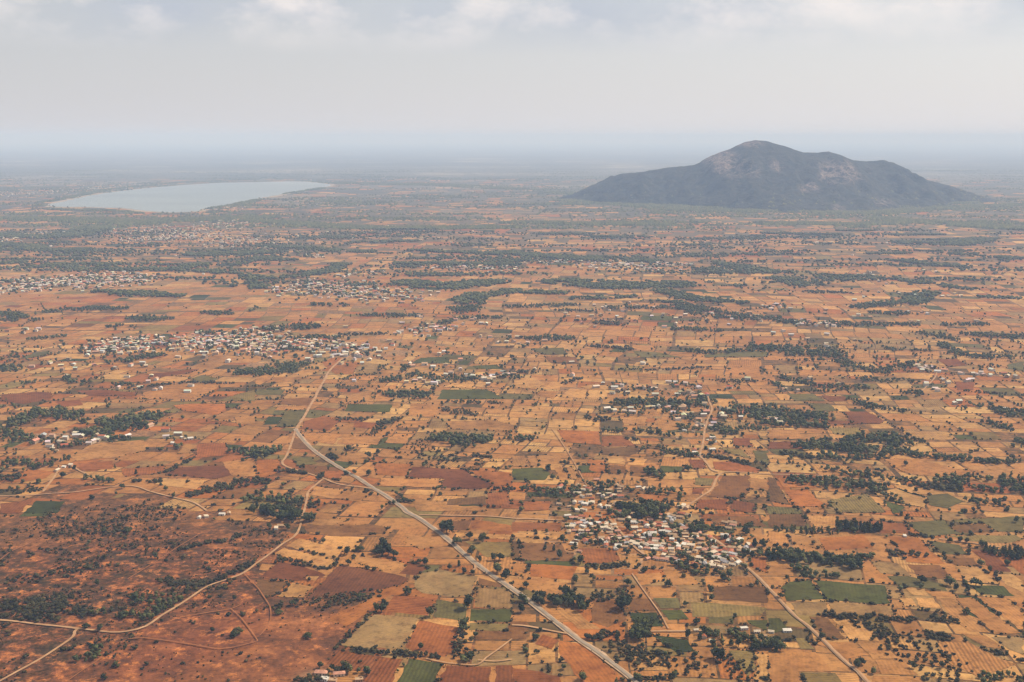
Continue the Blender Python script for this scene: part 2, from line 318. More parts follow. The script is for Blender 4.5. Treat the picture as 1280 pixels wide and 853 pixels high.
BLOBS = [  # channel, sighting, radii m, strength
 (0, site(120, 760), 210, 210, 1.0), (0, site(330, 800), 110, 110, 0.8), (0, site(150, 620), 330, 160, 0.6), (0, site(420, 830), 120, 70, 0.8), (0, site(120, 540), 420, 260, 0.45),
 (1, site(110, 760), 190, 170, 0.75), (1, site(60, 730), 120, 60, 0.7), (1, tsite('D', 720, 700), 26, 60, 0.9), (1, tsite('C', 560, 740), 60, 30, 0.9), (1, tsite('C', 820, 770), 60, 26, 0.7),
 (1, tsite('B', 1150, 650), 30, 22, 0.9), (1, tsite('F', 850, 545), 90, 70, 0.8), (1, tsite('B', 330, 455), 80, 14, 0.9), (1, tsite('B', 420, 620), 25, 45, .6), (1, tsite('C', 480, 330), 40, 25, 0.8),
 (1, tsite('E', 100, 750), 70, 60, 0.7), (1, tsite('E', 1150, 740), 70, 50, 0.8), (1, tsite('A', 720, 290), 40, 30, 0.9), (1, tsite('F', 1000, 340), 70, 60, 0.7), (1, tsite('G', 1150, 250), 90, 80, .7),
 (2, tsite('C', 480, 110), 75, 62, 0.9), (2, tsite('C', 800, 170), 90, 70, 0.9), (2, tsite('G', 560, 250), 90, 60, 0.5), (2, tsite('G', 960, 400), 60, 120, 0.4), (2, tsite('E', 360, 480), 80, 50, 0.5),
 (2, tsite('F', 250, 40), 220, 160, 0.6), (2, tsite('E', 850, 20), 240, 120, 0.5), (2, tsite('I', 250, 560), 420, 300, 0.8), (2, tsite('J', 500, 610), 420, 300, 0.35), (2, tsite('B', 400, 830), 22, 12, 0.8)]
ys = np.concatenate([np.linspace(-4000, 520, 10), np.arange(535, 1500, 9.0), 1500 * 1.012 ** np.arange(0, 308)]); ys = ys[ys < 59000]; ys = np.append(ys, 59500.0)
M_ = 150; us = np.linspace(-1, 1, M_ + 1)
V = np.zeros((len(ys), M_ + 1, 3), np.float32); half = np.abs(ys) * 0.62 + 260
hs = np.where(np.abs(us)[None, :] < 0.92, us[None, :] / 0.92 * half[:, None], np.sign(us)[None, :] * (half[:, None] + (np.abs(us)[None, :] - 0.92) / 0.08 * (half[:, None] * 0.9 + 3000)))
V[..., 0] = hs; V[..., 1] = ys[:, None]
idx = np.arange(len(ys) * (M_ + 1)).reshape(len(ys), M_ + 1)
Fc = np.stack([idx[:-1, :-1], idx[:-1, 1:], idx[1:, 1:], idx[1:, :-1]], -1).reshape(-1, 4)
me = np_mesh('ground', V.reshape(-1, 3), Fc)
X = V[..., 0].ravel(); Y = V[..., 1].ravel(); soil = np.zeros((len(X), 4), np.float32)
for ch, c, rx, ry, s in BLOBS:
    d2 = ((X - c.x) / rx) ** 2 + ((Y - c.y) / ry) ** 2
    soil[:, ch] = np.maximum(soil[:, ch], s * np.clip(1.6 - 1.1 * np.sqrt(d2), 0, 1))
soil[:, 0] = np.maximum(soil[:, 0], 0.25 * np.clip(1.4 - Y / 2500, 0, 1)); soil[:, 1] = np.maximum(soil[:, 1], 0.42)
for c, rx, ry in BARE:
    soil[:, 1] *= 1 - 0.85 * np.clip(1.5 - np.sqrt(((X - c.x) / rx) ** 2 + ((Y - c.y) / ry) ** 2), 0, 1)
soil[:, 3] = np.clip((Y - 2600) / 8000, 0, 1)  # alpha: weight of the far vegetation and of the painted haze tone
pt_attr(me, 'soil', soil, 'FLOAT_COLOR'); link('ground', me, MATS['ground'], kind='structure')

# lake
MATS['mud'] = soil_mat('pale_lake_mud', (0.20, 0.15, 0.10), (0.40, 0.31, 0.21), 0.02)
lc = sum(LAKE, Vector((0, 0, 0))) / len(LAKE)
def outline(name, grow, z, mat, seed):
    line = smooth_line(LAKE + [LAKE[0]], 45.0)[:-1]; bm = bmesh.new(); vs = []
    for i, p in enumerate(line):
        d = (line[(i + 1) % len(line)] - line[i - 1]).normalized(); n = Vector((d.y, -d.x, 0)); n = n if n.dot(p - lc) > 0 else -n
        q = p + n * (grow * (1 + .9 * nz(p.x, p.y, .006, seed)) + 26 * nz(p.x, p.y, .011, 3) + 10 * nz(p.x, p.y, .03, 5)); vs.append(bm.verts.new((q.x, q.y, z)))
    f = bm.faces.new(vs); f.normal_update()
    if f.normal.z < 0: bmesh.ops.reverse_faces(bm, faces=[f])
    bmesh.ops.triangulate(bm, faces=bm.faces[:]); me = bpy.data.meshes.new(name); bm.to_mesh(me); bm.free(); link(name, me, mat, kind='structure')
outline('lake_shore', 34.0, 0.35, MATS['mud'], 7); outline('lake', 0.0, 0.6, MATS['water'], 8)

# ------------------------------------------------------------------ the hill
HD = 6200.0                                   # ground distance of its ridge
sil = [(560, 252), (670, 252), (690, 251), (718, 244), (742, 233), (764, 225), (781, 218), (808, 215), (834, 210), (869, 206), (886, 196), (908, 187), (926, 178), (941, 175), (956, 177), (978, 183),
       (1000, 191), (1017, 191), (1031, 189), (1048, 194), (1066, 201), (1083, 202), (1105, 200), (1127, 207), (1149, 218), (1166, 226), (1188, 231), (1210, 238), (1238, 248), (1290, 252), (1400, 252)]
def ray_at(u, v, dist):
    a, b_ = (u - 640) / F, (426.5 - v) / F
    d = Vector((a, math.cos(PITCH) + b_ * math.sin(PITCH), -math.sin(PITCH) + b_ * math.cos(PITCH))); k = dist / d.y
    return d.x * k, H + d.z * k
prof = [ray_at(u, v, HD) for u, v in sil]
px_, pz_ = np.array([p[0] for p in prof]), np.array([p[1] for p in prof])
xs = np.arange(0, 3500, 13.0); yy = np.arange(5050, 8000, 13.0)
GX, GY = np.meshgrid(xs, yy); ridge = np.maximum(np.interp(GX, px_, pz_) , 0)
def fbm(x, y, s, seed, o=4):
    v = np.zeros_like(x); amp = 1.0
    fx = np.vectorize(lambda p, q, k: mn.noise(Vector((p, q, k))))
    for k in range(o):
        v += amp * fx(x * s * 2 ** k, y * s * 2 ** k, seed + k * 3.3); amp *= 0.5
    return v
n_a = fbm(GX, GY * 0.45, 1 / 420.0, 4.0); n_b = fbm(GX, GY, 1 / 130.0, 9.0, 3)
n_c = fbm(GX, GY, 1 / 42.0, 15.0, 2); base = 12.0; top = np.maximum(ridge - base, 0)
wid_f = 300 + 2.1 * ridge + 120 * n_a; wid_b = 500 + 2.0 * ridge
dy = GY - (HD + 90 * np.sin(GX / 320.0))
tt = np.where(dy < 0, np.clip(-dy / wid_f, 0, 1), np.clip(dy / wid_b, 0, 1))
shape = (1 - tt) ** 1.25 * 0.55 + 0.45 * (np.cos(tt * math.pi) * 0.5 + 0.5)
gul = np.clip(tt * 3.2, 0, 1) * np.clip((1 - tt) * 2.5, 0, 1)
Z = ridge * shape + gul * (46 * n_a + 34 * n_b + 13 * n_c) * np.clip(ridge / 120, 0, 1) + (3.0 * n_b + 2.2 * n_c) * np.clip(ridge / 60, 0, 1)
edge = np.clip((shape * ridge - 3) / 10, 0, 1)
Z = np.where(ridge * shape < 3, -2.0, Z * edge - 2.0 * (1 - edge))
V = np.stack([GX, GY, Z], -1).reshape(-1, 3); idx = np.arange(GX.size).reshape(GX.shape)
Fc = np.stack([idx[:-1, :-1], idx[:-1, 1:], idx[1:, 1:], idx[1:, :-1]], -1).reshape(-1, 4)
me = np_mesh('hill', V, Fc, smooth=True)
rock = np.zeros(GX.shape)
for u, v, ru, rv, s in [(906, 200, 15, 15, 1.1), (898, 208, 9, 8, .9), (941, 180, 16, 4, 0.8), (1040, 214, 20, 10, .9), (1060, 212, 8, 9, .9), (1020, 220, 10, 6, .8), (994, 229, 6, 4, 1), (963, 207, 7, 5, .8), (930, 212, 10, 6, 0.5),
                        (1005, 252, 8, 4, 0.7), (1075, 248, 12, 4, .6), (980, 232, 5, 4, .7)]:
    xw, zw = ray_at(u, v, HD - 250); rx = ru / F * HD; rz = rv / F * HD
    rock = np.maximum(rock, s * np.clip(1.5 - np.sqrt(((GX - xw) / rx) ** 2 + ((Z - zw) / rz) ** 2), 0, 1) * (dy < 60))
pt_attr(me, 'rock', (rock * 1.15 + 0.10).ravel()); link('hill', me, MATS['hill'], kind='structure')
HILL = (xs, yy, Z)
def hill_z(x, y):
    i = int((x - xs[0]) / 13.0); j = int((y - yy[0]) / 13.0)
    return float(Z[j, i]) if 0 <= i < len(xs) and 0 <= j < len(yy) else -2.0

# ------------------------------------------------------------------ fields: parcels that can be told apart, and the patchwork beyond
FIELDS = '''
A green 90 25 125 0 260 0 230 25
B pale 85 212 140 178 390 240 335 268|B pale 147 172 215 132 438 187 405 234|B dred 362 312 422 266 560 286 700 312 768 335 740 363 640 385 560 405 400 430 255 438|B dred 112 248 240 275 310 297 352 318 300 345 180 348 20 325|B brown 0 338 175 352 108 410 42 434 0 400
B pale 182 353 240 366 293 374 262 400 240 430 105 424 150 385|B pale 250 322 318 322 300 346 247 338|B greytan 800 310 940 290 1112 322 1090 370 1085 412 1000 428 830 408 790 380|B red 770 252 862 282 800 320 712 310|B orred 690 417 898 432 878 500 858 523 652 500 +
B olive 902 437 1060 462 1053 548 890 530|B greytan 1105 377 1260 387 1280 410 1280 483 1092 478|B rbrown 1112 330 1228 358 1234 380 1107 368|B green 1072 487 1280 487 1280 553 1067 548|B otan 1064 556 1266 560 1260 598 1062 594
B greytan 592 512 815 532 790 590 732 678 560 688 418 668 482 610|B orred 818 542 1022 577 1000 698 940 728 742 678|B orange 765 345 740 388 612 448 540 520 450 575 350 543 420 500 560 440 680 392|B red 402 692 603 722 558 802 430 792 350 760 +|B red 610 724 738 736 680 860 524 850 +
B green 762 732 938 757 898 870 690 870|B red 952 767 1178 777 1168 880 908 870|B red 1200 767 1280 767 1280 870 1190 868|B tan 242 36 380 36 468 42 380 70 242 64|B tan 762 112 880 132 958 170 820 188 742 150|B tan 482 217 700 242 748 260 700 298 500 260
B orange 1082 37 1280 70 1280 103 1062 90|B rbrown 972 46 1078 42 1060 94 980 94|B pale 990 103 1280 117 1280 140 1000 126|B otan 1042 148 1280 152 1280 228 1150 228|B rbrown 240 70 380 72 560 62 670 80 640 110 420 125 250 100
C orred 0 52 250 56 250 98 0 98|C pale 0 104 230 121 226 139 0 125|C rbrown 46 152 250 162 298 248 41 244|C brown 0 147 39 151 35 243 0 240|C orred 337 182 510 180 543 244 400 264 352 258|C tan 0 258 79 260 69 324 0 320|C orange 86 260 330 272 298 343 90 324|C tan 0 332 90 337 288 361 230 400 100 400 0 376
C tan 612 312 740 302 768 344 642 370|C tan 752 287 880 287 938 364 790 369 770 330|C tan 672 382 800 382 818 419 691 429|C rbrown 600 433 690 434 724 497 582 498|C rbrown 402 432 530 442 578 540 480 580 392 550|C olive 702 432 830 430 848 484 742 484|C green 742 491 850 492 888 539 782 543|C dgreen 586 506 724 504 763 574 642 579 600 550
C tan 222 492 320 492 390 552 448 590 330 588|C otan 892 452 1090 462 1280 482 1240 520 1060 528 900 528|C brown 1002 372 1280 372 1280 458 1000 440|C dgreen 692 612 880 642 918 700 830 708 742 652|C green 1172 542 1280 542 1280 598 1182 560|C red 0 782 100 792 238 822 258 870 0 870|C orred 152 612 238 642 200 690 112 662|C orange 232 644 360 662 440 722 556 860 352 860 230 702
C otan 1082 692 1200 692 1228 780 1180 828 1150 790 1112 742|C pale 1207 707 1280 712 1280 870 1190 870 1234 780|C orred 1192 227 1280 227 1280 308 1200 280|C rbrown 982 22 1200 22 1280 78 1010 64|C green 982 72 1118 72 1108 110 1000 98
D tan 0 92 89 111 109 169 50 178 0 150|D tan 102 112 238 132 268 188 120 159|D orange 252 132 478 117 528 179 282 194|D pale 177 17 348 22 348 88 230 73|D brown 0 12 168 12 198 74 0 80|D orred 502 42 678 60 718 108 560 108|D olive 692 52 880 42 948 109 800 129 740 98|D olive 912 42 1280 22 1280 103 1152 101 1080 58 962 60|D brown 902 82 960 62 1078 62 1148 101 962 109
D otan 892 117 1240 117 1280 140 1200 159 1010 149|D olive 792 142 958 167 1008 214 872 214|D orange 602 122 758 132 888 264 692 254|D rbrown 882 227 1028 232 1058 274 932 269|D dred 1012 192 1118 192 1218 304 1110 299 1082 242|D orred 1182 247 1280 242 1280 318|D pale 932 270 1058 277 1163 364 992 349|D pale 1127 310 1218 312 1280 350 1280 408 1192 369|D greytan 512 247 648 257 718 324 562 309|D rbrown 692 262 858 267 918 334 762 329
D green 62 378 112 350 218 342 280 438 92 448|D green 222 341 300 347 588 370 618 459 540 464 286 440|D greytan 112 456 288 447 308 514 142 519|D greytan 297 447 618 471 638 519 322 514|D olive 592 322 700 322 878 361 898 399 642 369|D green 1002 367 1178 372 1238 424 1062 414|D pale 317 532 468 537 480 580 538 602 558 649 412 644|D brown 202 522 298 532 398 639 292 639
D pale 682 379 780 386 808 424 722 419|D tan 782 396 918 402 938 429 822 424|D pale 652 431 718 432 748 474 682 474|D pale 732 429 828 433 868 484 762 479|D tan 852 432 918 433 1116 608 1002 599 882 489|D tan 932 432 1018 427 1266 609 1132 613|D tan 1032 422 1188 433 1280 508 1280 606|D tan 1197 432 1280 432 1280 498|D greytan 1112 627 1280 627 1280 718 1202 689|D tan 842 657 998 647 1098 701 1246 765 1150 798 1050 828 902 759 +
D tan 962 607 1088 617 1186 688 1092 679|D tan 212 642 300 652 428 652 488 719 400 738 330 709|D tan 442 657 568 657 656 734 522 739|D tan 532 742 678 742 756 819 562 814|D otan 162 802 338 807 378 860 192 860|D tan 0 702 238 702 326 798 152 803 186 870 0 870|D otan 132 632 183 632 236 689 162 689|D green 0 532 58 532 108 589 30 609 0 589|D tan 522 822 758 826 798 870 502 870
E red 0 267 180 252 258 256 258 289 120 314 0 300|E red 372 247 520 242 688 256 678 274 450 274|E red 272 302 400 292 418 319 312 329|E red 722 165 860 151 1000 136 958 159 800 179|E red 132 126 200 111 218 129 152 144|E olive 92 90 170 57 248 46 228 74|E olive 952 186 1020 167 1098 189 1000 209|E otan 1082 299 1180 267 1280 242 1280 299|E tan 712 259 850 217 1108 216 1068 249 950 289 722 289|E orange 862 320 950 312 1128 312 1133 344 1080 373 902 344
E orred 992 512 1128 507 1148 569 972 584|E dred 822 669 890 632 1050 622 1208 622 1158 669 1080 689|E pale 772 714 822 682 948 691 908 733|E pale 908 734 952 692 1038 696 982 743|E tan 1112 604 1280 582 1280 678 1162 674|E tan 882 564 922 512 988 512 958 559|E dgreen 112 860 180 797 328 802 288 860|E red 0 812 166 792 98 860 0 860|E tan 352 579 450 517 718 492 738 544 600 579 382 599|E orred 392 609 568 597 558 639 402 644|E orred 602 639 828 622 818 659 622 679|E orange 0 702 140 642 278 651 218 689 60 709|E tan 1172 381 1280 372 1280 413 1182 414|E pale 242 111 338 102 368 129 272 139
F green 822 82 958 77 972 109 774 111|F green 1082 122 1198 117 1238 139 1102 139|F green 932 242 1158 240 1242 289 902 291|F green 462 314 688 317 668 354 442 349|F dgreen 62 377 133 377 113 414 32 419|F olive 142 352 258 347 200 428 102 428|F olive 0 242 148 242 128 269 0 269|F olive 92 347 158 347 138 371 77 369|F tan 457 271 598 237 588 302 452 304|F tan 600 236 708 212 688 299 592 302|F tan 802 232 888 242 888 289 792 294|F rbrown 127 287 278 282 268 319 112 317|F tan 112 324 258 324 238 344 92 344|F orange 322 102 518 102 488 164 392 164
F orred 242 399 340 372 418 401 360 449 222 439|F orred 492 402 608 407 578 439 482 429|F tan 222 457 428 462 388 519 272 499|F tan 432 472 638 477 608 519 402 514|F tan 662 477 768 477 758 514 642 509|F orange 592 607 780 612 758 674 602 669|F dred 787 627 1048 642 1078 671 1148 701 1186 729 1100 744 922 729 942 688 752 678|F orange 1052 642 1280 657 1280 718 1192 728 1112 678|F tan 622 682 938 693 918 734 612 724|F tan 292 722 448 747 388 789 272 769|F tan 442 747 578 762 518 804 387 784|F olive 182 582 278 577 308 614 202 624|F orange 0 592 118 592 108 659 0 689|F rbrown 182 482 248 492 258 539 182 538|F orred 322 647 438 652 418 699 332 679
F brown 962 790 1148 772 1158 819 952 819|F orred 1152 757 1258 752 1280 828 1162 833|F tan 782 792 938 802 958 826 1158 826 1148 850 802 850|F tan 0 167 98 172 20 219 0 214|F tan 102 177 208 182 150 204 42 209|F pale 992 207 1098 212 1078 234 932 229|F tan 770 312 930 316 900 380 760 372|F tan 940 400 1200 395 1280 420 1280 450 980 440
G green 0 637 150 632 193 660 168 694 20 696 0 678|G green 332 622 468 617 473 654 342 659|G green 742 622 858 627 848 654 742 659|G tan 212 632 259 630 288 694 237 700|G tan 263 628 299 627 338 689 293 693|G tan 122 572 238 567 258 609 142 624|G tan 72 574 119 572 143 624 92 624|G tan 0 574 64 572 88 627 0 628|G orange 222 442 438 452 443 519 262 504|G orred 447 477 548 472 622 524 447 524|G brown 447 531 618 531 648 549 590 574 447 569|G pale 472 576 559 578 568 619 477 609|G pale 567 580 678 591 658 624 577 619|G rbrown 482 617 568 623 578 659 482 664|G rbrown 592 623 688 631 688 679 597 674
G tan 532 377 678 382 668 419 562 414|G tan 692 429 722 392 828 382 848 439 780 449|G pale 242 279 291 237 378 241 368 289|G pale 387 242 488 246 468 289 377 289|G pale 342 226 428 212 493 226 478 244 372 239|G pale 0 182 108 182 163 210 130 239 12 234|G pale 152 239 202 202 263 206 238 244|G tan 142 246 238 251 208 289 122 269|G rbrown 162 77 318 77 328 107 192 107|G tan 297 41 418 31 448 64 312 71|G olive 92 36 258 32 278 67 152 67|G red 1102 482 1188 486 1208 529 1102 524|G olive 1202 547 1280 547 1280 618 1222 599|G otan 1032 532 1148 541 1198 589 1082 559|G orred 1002 602 1098 602 1248 641 1228 659 1080 650 1010 640|G red 882 592 955 592 975 635 902 639
G rbrown 1052 675 1188 673 1198 739 1150 789 972 779 1030 722|G red 932 792 1078 791 1078 844 902 839|G tan 1182 682 1280 692 1280 748 1192 739|G red 1092 792 1218 812 1218 860 1092 845|G orange 622 762 768 772 768 804 642 809|G red 902 737 968 732 948 764 902 764|G otan 912 682 1008 687 998 724 912 719|G orred 52 802 198 802 188 844 62 849|G olive 602 47 738 57 848 81 642 81|G olive 962 67 1198 47 1280 52 1280 77 962 81|G pale 1012 286 1108 292 1108 334 1042 339|G orange 380 590 470 600 470 660 390 650
H olive 92 264 228 264 288 299 132 299|H olive 192 310 308 312 353 349 242 349|H red 267 270 388 277 398 299 302 302|H tan 242 352 368 357 418 389 272 389|H red 372 352 498 352 586 399 560 414 422 414|H red 282 394 418 397 438 417 302 414|H pale 602 157 828 162 818 194 642 184|H pale 527 756 640 737 788 786 788 838 562 785|H pale 622 717 718 722 828 741 823 769 742 768 642 734|H otan 292 796 498 762 588 858 352 858 +|H orange 82 742 198 742 298 829 132 829|H orange 37 682 190 690 248 734 82 734|H brown 0 680 30 684 108 819 0 799|H tan 582 587 738 587 958 641 1078 655 902 689 702 664 622 629 +|H tan 962 612 1248 642 1280 688 1082 688|H otan 302 432 458 432 468 479 332 464|H tan 0 442 148 442 178 489 0 489|H red 0 502 198 502 208 539 0 539
H red 932 202 1038 206 1028 244 942 244|H olive 1202 112 1280 102 1280 148 1192 139|H red 842 91 938 87 998 120 902 129|H green 572 792 688 831 658 860 622 860|H olive 792 772 898 762 978 801 900 838 802 819'''
FN = 0; FIELD_POLYS = []
def add_field(poly, colname, plough, rnd, z):
    global FN
    c = sum(poly, Vector((0, 0, 0))) / len(poly); out = []
    for a, b_ in zip(poly, poly[1:] + poly[:1]):
        L = (b_ - a).length; k = max(1, int(L / 6)); nrm = Vector(((b_ - a).y, -(b_ - a).x, 0)).normalized()
        for i in range(k):
            p = a.lerp(b_, i / k); j = rnd.gauss(0, .45) * min(2.0, L * .05)
            p = p + nrm * (j if i else 0) ; dc = (c - p); out.append(p + dc.normalized() * 0.5)
    bm = bmesh.new(); f = bm.faces.new([bm.verts.new((p.x, p.y, z)) for p in out]); f.normal_update()
    if f.normal.z < 0: bmesh.ops.reverse_faces(bm, faces=[f])
    uvl = bm.loops.layers.uv.new('rows'); e = max(zip(poly, poly[1:] + poly[:1]), key=lambda q: (q[1] - q[0]).length); d = (e[1] - e[0]).normalized()
    if rnd.random() < 0.35: d = Vector((-d.y, d.x, 0))
    for f in bm.faces:
        for l in f.loops: q = l.vert.co - c; l[uvl].uv = (-q.x * d.y + q.y * d.x, q.x * d.x + q.y * d.y)
    bmesh.ops.triangulate(bm, faces=bm.faces[:])
    me = bpy.data.meshes.new('field'); bm.to_mesh(me); bm.free(); cc = CC[colname]; v = rnd.uniform(.9, 1.1); hsh = rnd.uniform(-.05, .05)
    pt_attr(me, 'crop', np.tile([cc[0] * v * (1 + hsh), cc[1] * v, cc[2] * v * (1 - hsh), plough], (len(me.vertices), 1)), 'FLOAT_COLOR')
    link('field', me, MATS['field'], kind='structure'); FN += 1
rnd = random.Random(5)
for item in FIELDS.replace('\n', '|').split('|'):
    tk = item.split()
    if not tk: continue
    pl = rnd.choice([.3, .45, .7]) if 'green' in tk[1] else 0.45 if tk[1] in ('red', 'dred', 'orred', 'otan') else rnd.choice([0.1, 0.2, 0.35])
    if tk[-1] == '+': pl = 1.0; tk = tk[:-1]
    nums = [float(q) for q in tk[2:]]; poly = [tsite(tk[0], nums[i], nums[i + 1]) for i in range(0, len(nums), 2)]
    FIELD_POLYS.append((poly, min(p.x for p in poly), max(p.x for p in poly), min(p.y for p in poly), max(p.y for p in poly)))
    add_field(poly, tk[1], pl, rnd, 0.14 + 0.0016 * FN)
def in_field(p, grow=0):
    for poly, x0, x1, y0, y1 in FIELD_POLYS:
        if x0 < p.x < x1 and y0 < p.y < y1 and inside(p.x, p.y, poly): return True
    return False

# patchwork of small parcels
rnd = random.Random(11); RV = []; RF = []; RC = []; RU = []; EDGES = []
TH = R(-7)
def warp(u, v):
    x = u * math.cos(TH) - v * math.sin(TH); y = u * math.sin(TH) + v * math.cos(TH)
    return Vector((x + 70 * nz(u, v, 1 / 700.0, 1) + 22 * nz(u, v, 1 / 190.0, 3), y + 70 * nz(u, v, 1 / 700.0, 2) + 22 * nz(u, v, 1 / 190.0, 4), 0))
def pick(p):
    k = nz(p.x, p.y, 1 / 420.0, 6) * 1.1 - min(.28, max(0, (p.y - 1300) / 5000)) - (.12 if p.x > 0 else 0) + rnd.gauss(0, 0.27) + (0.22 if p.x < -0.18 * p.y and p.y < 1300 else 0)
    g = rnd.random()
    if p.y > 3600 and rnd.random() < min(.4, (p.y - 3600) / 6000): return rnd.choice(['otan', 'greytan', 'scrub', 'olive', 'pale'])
    if g < 0.035: return rnd.choice(['olive', 'green', 'olive', 'dgreen'])
    if g < 0.09: return rnd.choice(['otan', 'scrub', 'greytan'])
    if k < -0.30: return rnd.choice(['pale', 'tan', 'straw', 'tan', 'greytan'])
    if k < 0.22: return rnd.choice(['tan', 'tan', 'tan', 'orange', 'tan', 'pale'])
    if k < 0.50: return rnd.choice(['orange', 'tan', 'orred', 'otan', 'tan'])
    if k < 0.72: return rnd.choice(['orred', 'rbrown', 'orange', 'brown', 'tan'])
    return rnd.choice(['red', 'rbrown', 'brown', 'brown', 'scrub', 'orred', 'otan'] if p.x < .05 * p.y else ['rbrown', 'brown', 'otan', 'orange', 'greytan'])
LAKE2 = [(p.x, p.y) for p in LAKE]; SCR2 = [(p.x, p.y) for p in SCRUBLAND]
def parcel(u0, v0, u1, v1):
    cen = warp((u0 + u1) / 2, (v0 + v1) / 2)
    if cen.y < 520 or cen.y > 9300 or abs(cen.x) > 0.56 * cen.y + 120: return
    if cen.y < 1300 and inside(cen.x, cen.y, SCR2): return
    if cen.y > 4300 and inside(cen.x, cen.y, LAKE2): return
    if 5000 < cen.y < 8000 and hill_z(cen.x, cen.y) > 0: return
    if cen.y > 3000 and rnd.random() < 0.2 + 0.55 * min(1, (cen.y - 3000) / 3500): return
    elif rnd.random() < 0.05: return
    g = rnd.uniform(0.55, 1.3) * (1 + cen.y / 6000)
    j = lambda: rnd.uniform(-2.2, 2.2) * (1 + cen.y / 3000)
    ring = [(u0 + g, v0 + g), ((u0 + u1) / 2 + j(), v0 + g), (u1 - g, v0 + g), (u1 - g, (v0 + v1) / 2 + j()), (u1 - g, v1 - g), ((u0 + u1) / 2 + j(), v1 - g), (u0 + g, v1 - g), (u0 + g, (v0 + v1) / 2 + j())]
    pts = [warp(*q) for q in ring]; b0 = len(RV); sw = rnd.random() < 0.45
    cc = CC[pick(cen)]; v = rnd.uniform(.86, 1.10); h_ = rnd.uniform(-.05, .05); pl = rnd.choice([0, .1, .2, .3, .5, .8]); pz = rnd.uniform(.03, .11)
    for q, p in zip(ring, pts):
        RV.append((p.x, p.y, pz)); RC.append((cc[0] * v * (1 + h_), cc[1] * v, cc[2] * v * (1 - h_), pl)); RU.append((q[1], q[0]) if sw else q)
    RF.append(tuple(range(b0, b0 + 8))); EDGES.append((pts[0], pts[2])); EDGES.append((pts[2], pts[4]))
def split(u0, v0, u1, v1, s):
    du, dv = u1 - u0, v1 - v0; lim = s * rnd.uniform(30, 74)
    if max(du, dv * 1.15) < lim or max(du, dv) < 22 * s: parcel(u0, v0, u1, v1); return
    r = rnd.choice([.5, .5, .33, .66, .42, .58])
    if du > dv * 1.15: split(u0, v0, u0 + du * r, v1, s); split(u0 + du * r, v0, u1, v1, s)
    else: split(u0, v0, u1, v0 + dv * r, s); split(u0, v0 + dv * r, u1, v1, s)
v = 380.0
while v < 10400:
    s = 0.85 + max(0, v - 1100) / 3600.0; bh = 210 * s; u = -0.75 * v - 500 + rnd.uniform(0, 150)
    while u < 0.75 * v + 500:
        bw = 240 * s * rnd.uniform(.75, 1.25); split(u, v + rnd.uniform(-10, 10), u + bw, v + bh, s); u += bw + rnd.choice([0, 0, 3])
    v += bh + rnd.choice([0, 3])
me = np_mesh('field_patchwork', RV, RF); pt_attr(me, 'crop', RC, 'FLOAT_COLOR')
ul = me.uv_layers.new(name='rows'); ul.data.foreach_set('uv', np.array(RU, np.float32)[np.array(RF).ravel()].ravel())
link('field_patchwork', me, MATS['field'], kind='structure')
